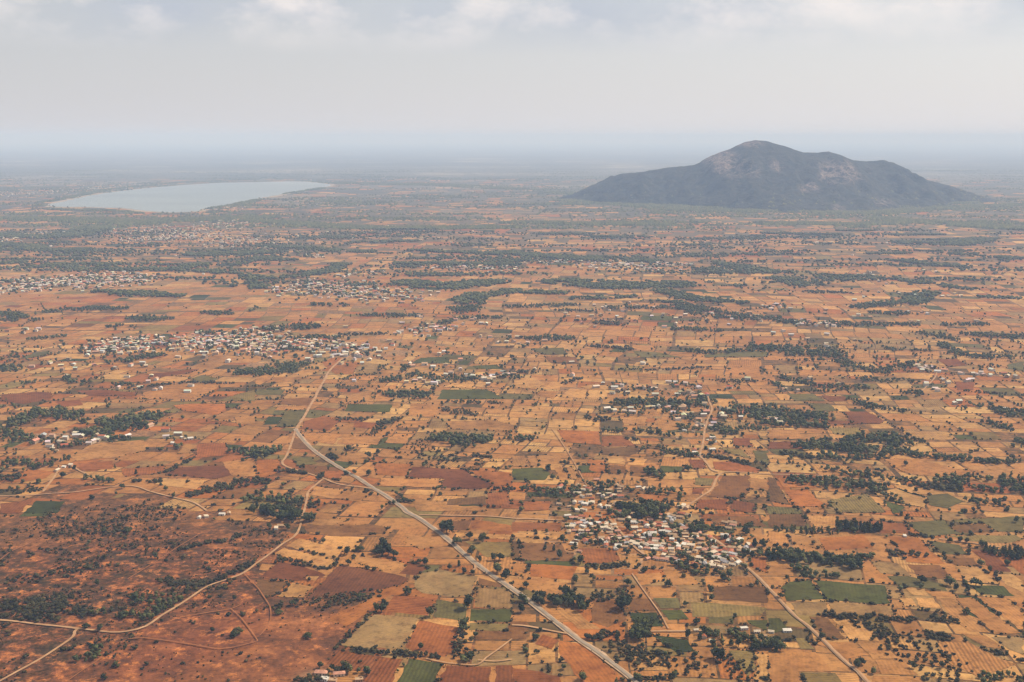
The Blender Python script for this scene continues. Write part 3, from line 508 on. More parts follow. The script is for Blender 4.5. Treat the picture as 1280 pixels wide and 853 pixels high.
# ------------------------------------------------------------------ tree, shrub and house models
def ico(sub):
    bm = bmesh.new(); bmesh.ops.create_icosphere(bm, subdivisions=sub, radius=1.0)
    V = np.array([v.co[:] for v in bm.verts]); Fc = np.array([[v.index for v in f.verts] for f in bm.faces]); bm.free(); return V, Fc
ICO1, ICO2 = ico(1), ico(2)
def crown_geo(kind, leaves, seed, core=1, few=0):
    """unit-height crown: lobes of small leaf sprays round a ragged core -> V, F(tri), tint"""
    r = random.Random(seed); V = []; Fc = []; T = []; lobes = []
    if kind == 'round':
        for k in range(7):
            a = r.uniform(0, 6.28); q = r.uniform(.05, .30); lobes.append((q * math.cos(a), q * math.sin(a), r.uniform(.26, .78), r.uniform(.19, .29)))
        lobes.append((0, 0, .62, .30))
    elif kind == 'spreading':
        for k in range(9):
            a = k * 0.7 + r.uniform(-.3, .3); q = r.uniform(.2, .48); lobes.append((q * math.cos(a), q * math.sin(a), r.uniform(.32, .70), r.uniform(.19, .28)))
        lobes.append((0, 0, .70, .28))
    elif kind == 'upright':
        for k in range(8): a = r.uniform(0, 6.28); z = .22 + k * .095; q = .14 * (1.15 - z); lobes.append((q * math.cos(a), q * math.sin(a), z, .21 * (1.22 - z) + .02))
    else:  # shrub
        for k in range(5): a = r.uniform(0, 6.28); q = r.uniform(.1, .5); lobes.append((q * math.cos(a), q * math.sin(a), r.uniform(.25, .62), r.uniform(.26, .42)))
    if few: lobes = [(x, y, z, s * 1.22) for x, y, z, s in lobes[-few:]]
    for (x, y, z, s) in lobes:
        if core:
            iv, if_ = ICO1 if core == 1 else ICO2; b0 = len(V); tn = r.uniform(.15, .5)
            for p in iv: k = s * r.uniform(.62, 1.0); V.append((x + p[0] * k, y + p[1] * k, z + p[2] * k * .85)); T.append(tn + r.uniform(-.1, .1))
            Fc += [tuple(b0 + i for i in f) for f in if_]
    for k in range(leaves):
        x, y, z, s = lobes[k % len(lobes)]
        d = Vector((r.gauss(0, 1), r.gauss(0, 1), r.gauss(0.25, 1))).normalized(); c = Vector((x, y, z)) + d * s * r.uniform(.78, 1.12)
        n = (d + Vector((r.gauss(0, .6), r.gauss(0, .6), r.gauss(0, .6)))).normalized(); a = n.orthogonal().normalized(); b_ = n.cross(a); h = r.uniform(.045, .085) * (1.0 if leaves > 60 else 1.5)
        th = r.uniform(0, 6.28); ca, sa = math.cos(th) * h, math.sin(th) * h; a, b_ = a * ca + b_ * sa, b_ * ca - a * sa
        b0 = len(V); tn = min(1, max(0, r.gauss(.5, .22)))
        for q in (c - a, c + b_ * .8, c + a, c - b_ * .8): V.append(q[:]); T.append(tn)
        Fc += [(b0, b0 + 1, b0 + 2), (b0, b0 + 2, b0 + 3)]
    return np.array(V, np.float32), np.array(Fc, np.int32), np.array(T, np.float32)
def trunk_geo(top, rad, limbs, seed):
    r = random.Random(seed); V = []; Fc = []
    def limb(a, b_, ra, rb, n=5):
        d = (b_ - a).normalized(); o = d.orthogonal().normalized(); q = d.cross(o); b0 = len(V)
        for c, rr in ((a, ra), (b_, rb)):
            for k in range(n): t_ = k * 2 * math.pi / n; V.append((c + (o * math.cos(t_) + q * math.sin(t_)) * rr)[:])
        for k in range(n): j = (k + 1) % n; Fc.extend([(b0 + k, b0 + j, b0 + n + j), (b0 + k, b0 + n + j, b0 + n + k)])
    fork = Vector((r.uniform(-.02, .02), r.uniform(-.02, .02), top * .5)); limb(Vector((0, 0, -.02)), fork, rad, rad * .75, 6)
    for k in range(limbs): a = k * 6.28 / max(1, limbs) + r.uniform(-.4, .4); limb(fork, Vector((.20 * math.cos(a), .20 * math.sin(a), top + r.uniform(0, .12))), rad * .6, rad * .25, 4)
    return np.array(V, np.float32), np.array(Fc, np.int32)
CROWNS = {}; TRUNKS = {}
for kind, top, rad, limbs, nv in (('round', .5, .035, 3, 4), ('spreading', .5, .04, 4, 3), ('upright', .5, .025, 2, 3)):
    CROWNS[kind] = []; TRUNKS[kind] = []
    for s in range(nv):
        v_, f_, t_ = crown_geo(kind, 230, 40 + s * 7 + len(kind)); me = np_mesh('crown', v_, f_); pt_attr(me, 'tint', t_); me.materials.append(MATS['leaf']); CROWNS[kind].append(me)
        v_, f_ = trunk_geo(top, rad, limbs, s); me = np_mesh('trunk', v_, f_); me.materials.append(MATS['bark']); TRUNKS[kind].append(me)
SHRUBS = []
for s in range(4):
    v_, f_, t_ = crown_geo('shrub', 70, 90 + s); v2, f2 = trunk_geo(.3, .03, 3, s)
    me = np_mesh('shrub', v_, f_); pt_attr(me, 'tint', t_); me.materials.append(MATS['bush']); SHRUBS.append(me)
MID = {k: [crown_geo(k, 26, 200 + s, 1, 4 if k != 'upright' else 0) for s in range(5)] for k in ('round', 'spreading', 'upright', 'shrub')}
def lump(seed, zc=.5, rz=.5, rx=.48):
    r = random.Random(seed); v_, f_ = ICO1; v_ = v_ * np.array([[r.uniform(.6, 1.12)] for _ in v_]) * np.array([rx, rx, rz]) + np.array([0, 0, zc])
    return v_.astype(np.float32), f_.astype(np.int32), np.array([r.uniform(.1, .8) for _ in v_], np.float32)
LUMPS = [lump(300 + s) for s in range(5)]
OCT = (np.array([(1, 0, 0), (0, 1, 0), (-1, 0, 0), (0, -1, 0), (0, 0, 1.0)]), np.array([(0, 1, 4), (1, 2, 4), (2, 3, 4), (3, 0, 4)], np.int32))
def tuft(seed):
    r = random.Random(seed); v_ = OCT[0] * np.array([[r.uniform(.7, 1.1)] for _ in range(5)]) * np.array([.8, .8, 1.0]) + np.array([0, 0, .12]); return v_.astype(np.float32), OCT[1], np.array([r.uniform(.1, .8) for _ in range(5)], np.float32)
TUFTS = [tuft(400 + s) for s in range(6)]

# ------------------------------------------------------------------ where the trees stand
# kind letter (r round, p spreading, u upright, s shrub), height, belt width m, spacing m, tile, points..., | phrase for the label
BELTS = '''
s 3.4 12 4.2 A 20 530 140 545 260 540
s 3.6 16 4.2 A 0 470 100 480 220 505
s 3.6 16 4.2 A 180 450 300 470 420 505
s 3.2 12 4.5 A 270 430 360 432
r 4.6 6 5 A 450 515 520 510 > in the scrub between the loops of the dirt road
r 4.8 14 5 A 600 527 700 540 800 500 890 458 > in the thicket inside the bend of the dirt road
r 4.6 14 5 A 700 430 800 450 840 482 > in the thicket inside the bend of the dirt road
s 3.2 14 4.2 A 830 350 960 372 1060 372 1150 325 1270 262
s 3.0 6 4 A 890 190 990 170 1030 155 1130 150 1200 112
r 4.6 8 4.5 A 400 742 460 742 482 690 > in the small thicket below the dirt road fork
s 3.0 6 4 A 310 690 370 682
s 2.6 16 5 A 60 350 200 330 330 290 460 280
s 2.6 20 6 A 250 110 420 80 640 105
s 2.6 20 6 A 180 210 300 200 420 190
s 2.8 5 3.2 B 115 235 190 250 270 275 350 290 400 265
s 3.2 5 3.4 B 470 692 530 702 600 703 670 716 750 716 840 726 900 736
s 2.4 4 3.4 B 400 682 480 602 560 522 592 500
s 2.2 22 5 B 100 475 300 470 420 440 560 420
r 5.5 12 5 B 1060 742 1112 738 > in the brown scrub left of the paved road
s 3 10 5 B 1000 722 1030 680 1022 620
r 9 24 6 B 50 5 130 30 205 35 > in the dark grove above the bend of the dirt road
r 6 8 5 B 450 800 500 815 545 808 > in the clump beside the two pink-roofed farmhouses
s 3.5 10 4 B 230 852 300 830 390 800
r 6 14 6 C 80 452 180 455 > in the belt right of the paved road
r 7 14 5.5 C 215 462 290 455 345 470 > in the thick clump right of the paved road
r 8.5 20 6 C 510 612 570 622 640 600 > in the dense grove at the foot of the green fields
s 4 10 4.5 C 410 632 490 622
s 3.4 8 4 C 400 272 480 282 550 262
s 2.8 20 5 C 380 410 500 430 600 400
r 7.5 26 6 C 570 20 650 35 725 30 > in the big grove in the middle of the nearer village
r 6.5 18 5.5 C 830 92 890 88 960 92 > in the grove behind the right half of the nearer village
r 5.5 14 5.5 C 830 262 900 302 965 312 > on the lower right edge of the nearer village
r 5 8 5 C 835 215 900 250 930 232 1000 242 > on the lower right edge of the nearer village
r 5.5 10 5 C 1180 212 1280 217 > in the row right of the nearer village
r 6 22 6 C 1010 622 1080 642 1150 652 1250 672 > in the grove round the lone white farmhouse
s 3.4 22 5 C 600 722 660 722 740 742
s 2.8 30 6 C 540 700 700 800 860 770
s 2.4 22 5 C 1100 760 1170 820 1150 850
s 2.6 8 4 C 640 850 760 830
u 6 9 5 D 40 92 110 97 200 107 320 112 > in the left belt above the tan fields
u 8 9 4.2 D 358 88 460 92 562 98 > in the dense straight windbreak of the tan fields
r 7 20 5.5 D 20 222 160 242 300 252 415 267 > in the wood above the big green field
r 5 8 5 D 430 232 492 232 > right of the wood above the big green field
r 5 12 5 D 150 292 200 312 315 327 > between the wood and the big green field
s 4 14 6.5 D 640 212 742 217
s 3 6 4.5 D 710 115 770 122 850 136
u 6.5 18 5 D 1115 202 1200 217 1290 222 > in the dark wood below the olive fields
s 4 10 4.5 D 300 520 380 532 520 532 620 542 692 542
s 3.2 14 5 D 490 572 560 582 580 622 660 712
s 3.4 10 4.2 D 840 532 912 552
s 2.6 4 3.6 D 1090 692 1160 712 1280 747
r 4.6 14 5 D 1080 842 1200 842 1290 832 > at the bottom right corner
s 2.4 45 6.5 D 660 640 740 690 830 730
s 2.4 30 6 D 780 780 900 850
s 2.2 3 2.2 D 790 600 880 620 960 636
s 2.2 3 2.2 D 800 620 850 636 900 648
r 6.5 34 6.5 E 80 412 160 372 240 352 350 382 > in the curved wood at the left edge
r 6.5 28 6.5 E 0 442 60 482 140 492 > in the wood at the left edge
r 7.5 60 6.5 E 500 450 580 425 690 395 > in the big dark wood behind the left hamlet
r 6 14 6 E 540 490 620 490 > below the big dark wood behind the left hamlet
r 6 24 6 E 340 192 400 207 480 192
r 5.5 10 5.5 E 570 217 660 222
s 3.6 10 4.5 E 730 227 860 212 960 207 1150 212
r 6 28 6.5 E 0 132 60 145
r 5.5 8 6 E 100 212 170 212
r 6 22 6 E 560 112 640 102 700 82 790 72
r 6.5 36 5.5 E 1150 580 1200 578 1270 572 > in the oval copse left of the road fork
r 6.5 34 5.5 F 0 562 80 564 158 562 > in the oval copse left of the road fork
r 5.5 12 5 E 440 692 550 702 > in the belt above the left dirt road
s 4.2 8 4.5 E 680 702 800 702
s 3.8 6 4.5 E 822 655 862 640 950 592
r 5.5 14 5.5 E 60 615 120 612 > in the clump below the left hamlet
r 5 10 5 E 160 632 230 622 330 592 > in the belt below the left hamlet
s 3.6 20 5 E 0 690 70 682
s 2.6 20 5 E 0 742 90 742 180 742
s 3.6 22 4.5 E 980 762 1040 742 1140 722 1290 702
r 5 14 6 E 230 500 330 530 450 500
r 5 10 6 E 470 480 560 470
r 5 12 6 E 800 545 880 540 900 525
r 6 70 6.5 F 0 155 80 148 155 130
r 6 16 6 F 640 202 710 192
r 6 10 6 F 730 155 742 130
r 6.2 52 6 F 705 265 745 268 790 268 > in the square wood between two green fields
r 5 36 6.5 F 820 175 900 192 1000 195 1100 187 1280 182
s 4.4 14 5 F 640 412 710 390
s 3.8 12 5 F 580 467 610 442 640 402
s 4.6 14 5 F 500 395 545 392
s 3.6 14 5 F 420 392 462 390
r 5 6 6 F 452 540 484 542 > in the low round pair on the tan field
s 4 10 4.6 F 345 572 400 586
r 6.5 34 5 F 950 495 1030 500 1108 498 > in the round copse standing alone in the middle fields
s 3.4 22 5 F 950 342 1080 367
s 3.4 10 5 F 960 302 1230 312
s 3.6 8 4.2 F 110 652 180 652 242 662
s 4 10 4.5 F 715 800 765 805
s 3.6 12 5 F 1105 577 1150 580
s 3.2 10 5 F 1160 747 1280 742
s 2.6 50 7 F 770 500 900 560 1000 600
r 5.5 22 5.5 F 0 792 90 792 235 802 > in the dark grove above the bend of the dirt road
s 3.6 30 5 F 60 835 150 830 230 825
s 3 6 5 F 160 770 188 742
s 3.6 10 5 F 490 172 590 167
r 5.5 14 5.5 G 0 490 80 492 > in the short dark belt left of the red strip fields
r 5.2 14 6 G 490 452 600 450 690 457 790 472
s 4.2 10 5 G 580 490 625 495
r 5.6 20 5.5 G 690 542 750 552 870 572 > in the belt along the lower edge of the farther village
r 5.5 14 5.5 G 690 650 742 682 > in the grove above the nearer village
r 6.2 32 6 G 560 310 700 310 830 320 920 312 960 300
r 5.5 28 6 G 1040 440 1110 460 > in the grove right of the big roofed sheds
r 5.2 16 6 G 1160 442 1240 442
r 6 50 6.5 G 1120 350 1200 342 1280 352
s 4.2 12 5 G 970 577 1100 592 1175 612
s 4.2 14 5 G 270 212 330 190
s 4.4 20 5 G 380 390 440 390
s 4.6 18 5.5 G 10 160 100 160
r 5.4 18 6 G 90 742 160 762 300 762 480 722 > behind the left half of the nearer village
r 5.8 20 5.5 G 720 762 800 762 860 790 > behind the right half of the nearer village
r 7 28 6 G 590 840 660 840 730 842 > in the big grove in the middle of the nearer village
r 6 20 6 G 900 52 1000 62 1190 47
s 4.6 14 5 G 400 27 500 32 600 42
s 4 10 5 G 490 142 600 142 690 147 830 140 980 132
s 3.4 24 6 G 940 202 1060 200 1190 202
r 5 10 6 G 840 370 910 385
r 4.6 12 6 G 830 430 920 440
r 6.5 60 6 H 0 372 80 368 180 375
r 6.5 24 6 H 0 412 150 420 270 430
r 6.6 40 6 H 220 530 330 520 450 540 > in the large wood right of the farther village
r 6.8 56 6 H 480 500 560 500 650 510 > in the large wood right of the farther village
r 6.2 26 6 H 300 580 420 588 560 560 670 558 > in the large wood right of the farther village
r 5.6 14 5.5 H 700 572 850 582 980 592 1120 612 1230 602
s 4 8 5 H 640 480 740 492
s 4.4 16 5 H 100 562 200 582
r 6 36 5.5 H 200 705 300 712 500 735 > in the long wood below the tan field
r 5 16 6 H 300 642 430 672 580 692 730 702
s 4.6 14 5 H 740 722 900 740
r 6 50 6 H 990 715 1120 720 1290 725 > in the wood at the right edge
r 5 14 6 H 1010 802 1130 812
r 6.5 20 6 H 1250 502 1290 520
r 6 34 6.5 H 980 332 1100 342 1290 372
r 5 16 6 H 1110 412 1200 438
r 5.6 26 6.5 H 100 192 250 222 400 242 490 232
r 5 10 6 H 30 212 80 250
r 5 10 6 H 120 247 330 257
r 5.4 24 6.5 H 370 102 430 130 560 162 600 142 660 142 720 112
r 5 24 6.5 H 500 195 560 200 700 205
r 5.5 18 6 H 690 262 755 262
r 5.2 16 6 H 410 292 520 332 680 352
s 3 5 5 H 600 412 680 450 740 502
r 6 22 6.5 H 870 22 920 52 1000 80 1220 82
s 3.6 10 5 H 1000 252 1280 272
r 7 60 7 H 0 40 100 50 200 55 300 70
r 5 12 6 H 580 32 640 46
r 5.4 12 6 H 680 46 800 50
r 4.6 12 6 H 570 750 640 800 700 830
r 7 60 9 I 190 480 320 480
r 7 60 9 I 350 482 560 496
r 7 55 9 I 660 496 760 496 870 496 1000 470
r 7 50 9 I -40 466 80 460
r 7 40 9 I 240 400 430 392
r 7 60 9 I 520 608 700 618 860 625
r 6 36 8 I 250 706 400 692 600 690
r 6.5 60 8 I 20 722 110 732
r 6 60 8 I 0 745 130 745
r 6 50 8 I 700 740 800 742
r 6 32 8 I 1040 710 1120 720 1260 690
r 7 40 9 I 1000 502 1280 530
r 7 60 8 I 1195 580 1285 584
r 5.6 24 8 I 560 780 640 780
r 8 170 13 I 0 240 300 240 700 262
r 8 150 13 I -40 322 300 330 480 290
r 8 150 13 I 800 250 1280 236
r 8 110 12 I 0 372 160 390
r 5.5 24 8 I 1000 810 1130 812
r 5.5 24 8 I 180 842 300 830
r 7 40 14 I 240 192 450 198 600 202 700 212
r 8 60 12 I 1010 192 1150 178 1280 148
r 7 50 16 I 200 158 330 138 500 100 700 76 900 58 1280 42
r 7 90 11 I 1000 420 1280 410
r 7 55 9 J 60 380 250 386 400 402 560 406
r 7 60 9 J 800 400 1000 406 1280 420
r 7 50 9 J 0 542 200 530 380 500 420 470
r 7 85 8 J 780 562 900 582 1160 560
r 6.5 48 8 J 1030 642 1100 630 1280 605
r 6 30 8 J 300 670 440 676
r 6 40 8 J 570 726 780 726
r 6 32 8 J 1090 736 1190 736
r 6.5 44 8 J 80 792 270 780
r 6 36 8 J 250 836 370 836
s 4.6 20 7 J 420 822 660 816
r 8 120 13 J 0 252 400 280 660 290
r 8 100 12 J 700 290 1280 282
r 7 50 10 J 500 360 780 352
r 7 50 9 J 730 465 1280 470
r 6 30 8 J 930 762 1050 740
r 6 36 8 J 1000 690 1080 690
r 7 60 10 J 0 440 150 446
r 8 50 12 J 0 130 150 112 330 88
r 8 200 16 J 400 60 900 70 1280 90
r 7 50 8 J 1040 705 1070 660 1090 620
r 8 90 12 K 0 260 400 266 760 270
r 7 60 10 K 160 316 360 316
r 7 60 10 K 400 330 650 332
r 7 90 10 K 0 410 220 432 450 442 660 452
r 7 95 9 K 260 560 560 576 820 570
r 6.5 50 8 K 0 602 230 612
r 6.5 42 8 K 340 640 570 630
r 6.5 50 8 K 760 602 900 640 1100 660
r 6.5 64 8 K 880 682 1000 722 1250 740
r 7 60 9 K 1000 462 1280 500
r 6 30 8 K 0 682 300 672
r 6 30 8 K 510 686 770 686
r 6 28 7 K 800 790 1020 800
s 5 30 7 K 350 752 540 770
r 6 42 8 K 30 842 280 840
r 6 24 8 K 260 702 400 700
r 6 30 8 K 1050 575 1160 575
r 6 26 8 K 730 655 840 660
r 8 120 13 K 500 165 900 200 1280 200
r 8 160 13 K 300 150 800 178 1280 186
r 8 110 13 L 0 168 500 182 1000 160
r 8 80 12 K 200 110 500 130 800 150
r 7 44 9 L 0 542 130 542
r 6.5 40 9 L 250 522 500 532 700 552 1000 592
s 5 30 8 L 190 606 380 610
r 6.5 52 8 L 460 682 700 660 800 612
r 6 30 8 L 540 712 690 716
r 6 34 8 L 80 757 440 770 700 772
r 6 30 8 L 900 772 1060 770
r 6 34 7 L 1020 822 1240 830
r 7 60 10 L 680 452 950 480
r 7 100 11 L 700 360 900 370 1080 342
r 7 40 10 L 640 320 860 320
r 7 60 10 L 0 312 330 320
r 6 40 9 L 520 416 690 412
r 7 60 10 L 1090 432 1280 440
r 8 150 13 L 600 242 1280 292
r 7 50 11 L 370 300 500 300
r 6 26 8 L 750 812 920 842
r 6 30 9 L 1080 632 1280 640
r 8 120 14 L 0 200 500 215 1000 180 1280 170
r 8 90 13 L 0 260 400 270 700 260
'''
SINGLES = '''
A r 490 367 5 > shrubby round tree amid red scrub above the road thicket
A r 580 777 4.6 > round tree on bare red earth below the dirt road
A r 520 838 4.6 > round tree near the bottom edge on red earth
A p 640 102 5 > low wide tree on orange scrub left of the dirt road
A p 520 102 4.5 > low wide tree on the pale scrub slope
A r 680 37 4.5 > round tree just below the tiny white houses
A r 775 232 4.6 > dark round tree beside the red diagonal track
A r 520 246 5 > tall bushy tree in the middle of the red scrub
A r 500 598 5 > round tree right beside the long dirt road
A p 430 582 4 > low tree just above the long dirt road
A r 1050 442 4 > lone round tree on red earth right of the road bend
A r 1170 442 4 > small round tree by the red track fork
A p 1190 612 5.4 > wide tree in the red earth by the meeting tracks
A r 1165 630 4.6 > round tree under the wide tree by the red tracks
A r 1060 602 3.8 > olive bush-like tree on the red earth
A r 445 162 4 > small dark tree on the pale orange scrub
A r 320 42 4 > small tree by the orange soil at the left
B r 640 195 11.5 > tallest tree of the big clump among the tan fields
B r 608 208 8.5 > left tree of the big clump among the tan fields
B r 662 215 8 > right tree of the big clump among the tan fields
B r 688 226 6.5 > lowest right tree of the big clump among the tan fields
B r 630 222 7 > front tree of the big clump among the tan fields
B r 455 217 7 > dark tree at the corner of the two pale fields
B p 520 197 5 > broad bushy tree right of the two pale fields
B r 460 267 5.4 > round tree at the top of the dark red field
B r 335 157 4.2 > small round tree on the edge of a pale field
B r 930 98 9.5 > left tree of the dark clump beside the paved road
B r 955 110 10.5 > tallest tree of the dark clump beside the paved road
B r 965 86 8 > rear tree of the dark clump beside the paved road
B r 1065 138 7 > dark round tree on the tan field right of the paved road
B r 1132 152 8 > dark round tree casting a long shadow on tan field
B p 1005 165 7 > broad tree touching the paved road right side
B r 1078 215 7.5 > leafy tree just right of the paved road
B r 1115 250 5 > small tree between the leafy tree and paved road
B r 1185 243 6 > left tree of the pair on the otherwise bare tan field
B r 1218 243 6.6 > right tree of the pair on the otherwise bare tan field
B r 1205 305 9 > big dark tree by the lower bend of the paved road
B r 1248 335 7.5 > lighter tree next to the paved road below the big dark one
B r 842 268 6.4 > round tree at the top of the red triangle field
B p 815 258 4.2 > low tree left of the red triangle field tree
B r 970 288 4.6 > small tree by the dirt spur
B u 1015 272 5 > slim tree by the dirt spur off the paved road
B r 1040 308 5 > small round tree under the dirt spur
B p 760 412 6 > broad tree at the corner of the red and grey fields
B r 1060 488 10.5 > tall dark tree between olive and green fields
B r 870 528 7.5 > dark tree between the striped and olive fields
B r 1036 588 9 > dark tree at the corner below the green field
B r 600 497 6 > left tree of the trio left of the striped field
B r 628 503 6.4 > middle tree of the trio left of the striped field
B r 642 474 6 > rear tree of the trio left of the striped field
B r 380 797 4.5 > small round tree behind the two farmhouses
B r 318 782 4.5 > small tree left of the two farmhouses
B p 115 512 4 > low tree on dark red earth by the field edge
B p 185 468 4 > low bush-like tree above the red earth
B p 515 435 4 > grey bushy tree below the dark red field
B p 260 632 4.4 > lone low tree on orange red earth
B r 65 88 5.6 > round tree left of the small cream houses by the grove
B r 155 90 5.6 > upright tree right of the small cream houses by the grove
B r 820 690 5 > hedge tree left of the olive green plot
C p 555 488 11.5 > largest lone round tree above the green fields
C r 262 432 9.5 > tall tree crowning the clump right of the paved road
C r 356 495 7.5 > dark round tree at the right end of the roadside clump
C r 290 440 7.5 > middle tree of the clump right of the paved road
C r 45 503 6.6 > round tree left of the paved road
C r 72 385 5.6 > round tree on the tan field right of the paved road
C r 118 640 5 > dark low tree left of the paved road near the pale track
C r 240 232 7.5 > tallest of the trees standing on the brown red field
C u 210 197 5.6 > slim dark tree on the brown red field
C u 165 190 5 > leftmost slim tree on the brown red field
C r 255 152 6.4 > round tree on the left border of the nearer village
C r 320 355 6.4 > round tree below the orange red field
C r 342 262 7 > tree at the corner of the orange red village field
C r 575 370 6 > round tree beside the narrow field path
C r 782 372 6 > dark round tree between two tan fields below the village
C r 660 302 5 > small round tree under the nearer village
C r 990 408 6.4 > dark round tree standing alone on the olive tan field
C r 995 445 5 > lower dark tree on the olive tan field
C r 1058 342 7 > left tree of the dark pair under the village road
C r 1082 328 6.6 > right tree of the dark pair under the village road
C r 1020 306 5 > small round tree left of the dark pair
C r 1168 112 9 > tall dark tree right of the small green field
C r 1185 92 8 > rear tall tree right of the small green field
C u 1212 182 8.5 > tall slim tree right of the nearer village
C u 1255 175 7 > slim tree at the far right of the nearer village
C r 1010 735 8 > left tree of the dark pair below the farm
C r 1042 748 8.5 > right tree of the dark pair below the farm
C r 880 632 6 > round tree on the pale track by the green field
C p 922 562 5 > low tree above the pale track
C r 870 475 4.2 > small tree right of the green field
C r 350 842 6 > round tree at the bottom on the orange field
C r 640 592 8 > right end tree of the dense grove by the green fields
C r 420 165 5 > dark tree at the front of the village left half
C r 750 132 6.4 > largest round tree among the right hand village houses
C r 575 92 6 > blue green tree on the village square
C r 445 160 4.6 > low tree at the front of the village left half
D r 180 340 6.4 > round tree touching the left tip of the big green field
D r 910 152 5 > first tree along the pale track under the olive fields
D r 962 152 4.6 > second tree along the pale track under the olive fields
D r 990 158 5 > third tree along the pale track under the olive fields
D r 1072 172 5.6 > rightmost tree along the pale track under the olive fields
D r 1240 52 5.6 > lone tree on the big olive field
D r 1005 212 4.6 > small tree at the corner of the dark olive plot
D r 1065 268 5 > small tree at the top of the pale field
D r 1112 298 4.6 > small tree left of the dark red plot corner
D r 765 358 7 > dark tree with a shadow on the olive strip
D r 910 368 7.5 > larger dark tree right along the olive strip
D p 1040 372 6.4 > broad dark tree at the left end of the green strip
D r 940 395 5.4 > tree below the larger dark tree of the olive strip
D r 60 692 7 > round tree left of the village road near the pale huts
D r 40 700 5 > low tree by the pale huts
D p 990 512 4.4 > broad low tree on the tan fields
D r 450 780 6 > round tree right of the narrow paved road
D r 465 762 5 > upper tree right of the narrow paved road
D r 60 432 4.6 > tree on the left of the narrow paved road
D r 270 632 4.6 > bushy tree on the narrow paved road
D r 720 782 4.6 > low tree in the brown scrub
D r 870 785 5 > round tree in the right of the brown scrub
E r 382 457 7 > round tree left of the red roofed hamlet houses
E r 1075 385 5 > round dark tree on the orange field
E r 1250 312 5 > round tree on the olive field
E u 680 664 5 > lone dark upright tree on the red orange strip
E u 575 635 4.6 > small upright tree by the red orange strip
E r 460 788 4.6 > small round tree under the left dirt road
E r 580 768 4 > small tree above the scrub trees
E r 610 738 5 > dark round tree at the upper left dirt road
E r 310 682 6 > dark round tree by the pale track junction
E r 372 645 5.6 > round tree by the pale track
E r 830 745 4.6 > bushy tree left of the green scrub belt
E r 440 395 5 > round tree above the hamlet grove
E r 870 780 5 > bushy tree where the dirt road bends
F r 468 545 6.2 > round bush tree alone on the tan field by the road fork
F r 560 582 6.4 > dark tree right of the round bush tree
F r 315 690 6.4 > dark tree at the dirt road junction
F r 332 678 6 > rear tree at the dirt road junction
F r 450 668 5 > left tree at the paved road bend
F r 490 664 5.4 > right tree at the paved road bend
F r 562 672 6.2 > round dark tree right of the paved road bend
F r 905 742 4 > small tree under the dark red field
F r 690 815 4.4 > small tree on the paved road edge just below the junction
F r 340 240 4.6 > round tree beside the pale road to the town
F r 465 252 5 > round tree on the pale fields
F r 735 800 5 > dark round tree right of the paved road just below the junction
G r 180 645 7 > round tree at the right end of the green plot
G r 205 690 5.4 > lower tree by the green plot
G r 320 442 5.4 > dark tree between the tan fields
G r 880 648 6.6 > dark tall tree under the farther village
G r 1150 780 5 > lone tree on the red brown field
G r 265 615 5 > small tree beside the narrow field path
H r 685 622 5.6 > lone round tree on the broad tan field
H r 970 612 5 > dark tree at the edge of the broad tan field
H r 740 748 4.6 > small tree by the pale field
'''
rnd = random.Random(21)
TREES = []   # dicts: p, h, kind, label, group
KIND = {'r': 'round', 'p': 'spreading', 'u': 'upright', 's': 'shrub'}
SPOT = {}    # coarse grid to keep trees apart
def free(p, d):
    k = (int(p.x // 12), int(p.y // 12))
    for i in (-1, 0, 1):
        for j in (-1, 0, 1):
            for q in SPOT.get((k[0] + i, k[1] + j), ()):
                if (q - p).length < d: return False
    return True
def put(p, h, kind, label=None, group=None, single=False):
    SPOT.setdefault((int(p.x // 12), int(p.y // 12)), []).append(p)
    TREES.append(dict(p=p, h=h, kind=kind, label=label, group=group, single=single))
for ln in SINGLES.strip().split('\n'):
    a, lab = ln.split(' > '); tk = a.split(); p = tsite(tk[0], float(tk[2]), float(tk[3]))
    put(p, float(tk[4]) * 1.12, KIND[tk[1]], lab, None, True)

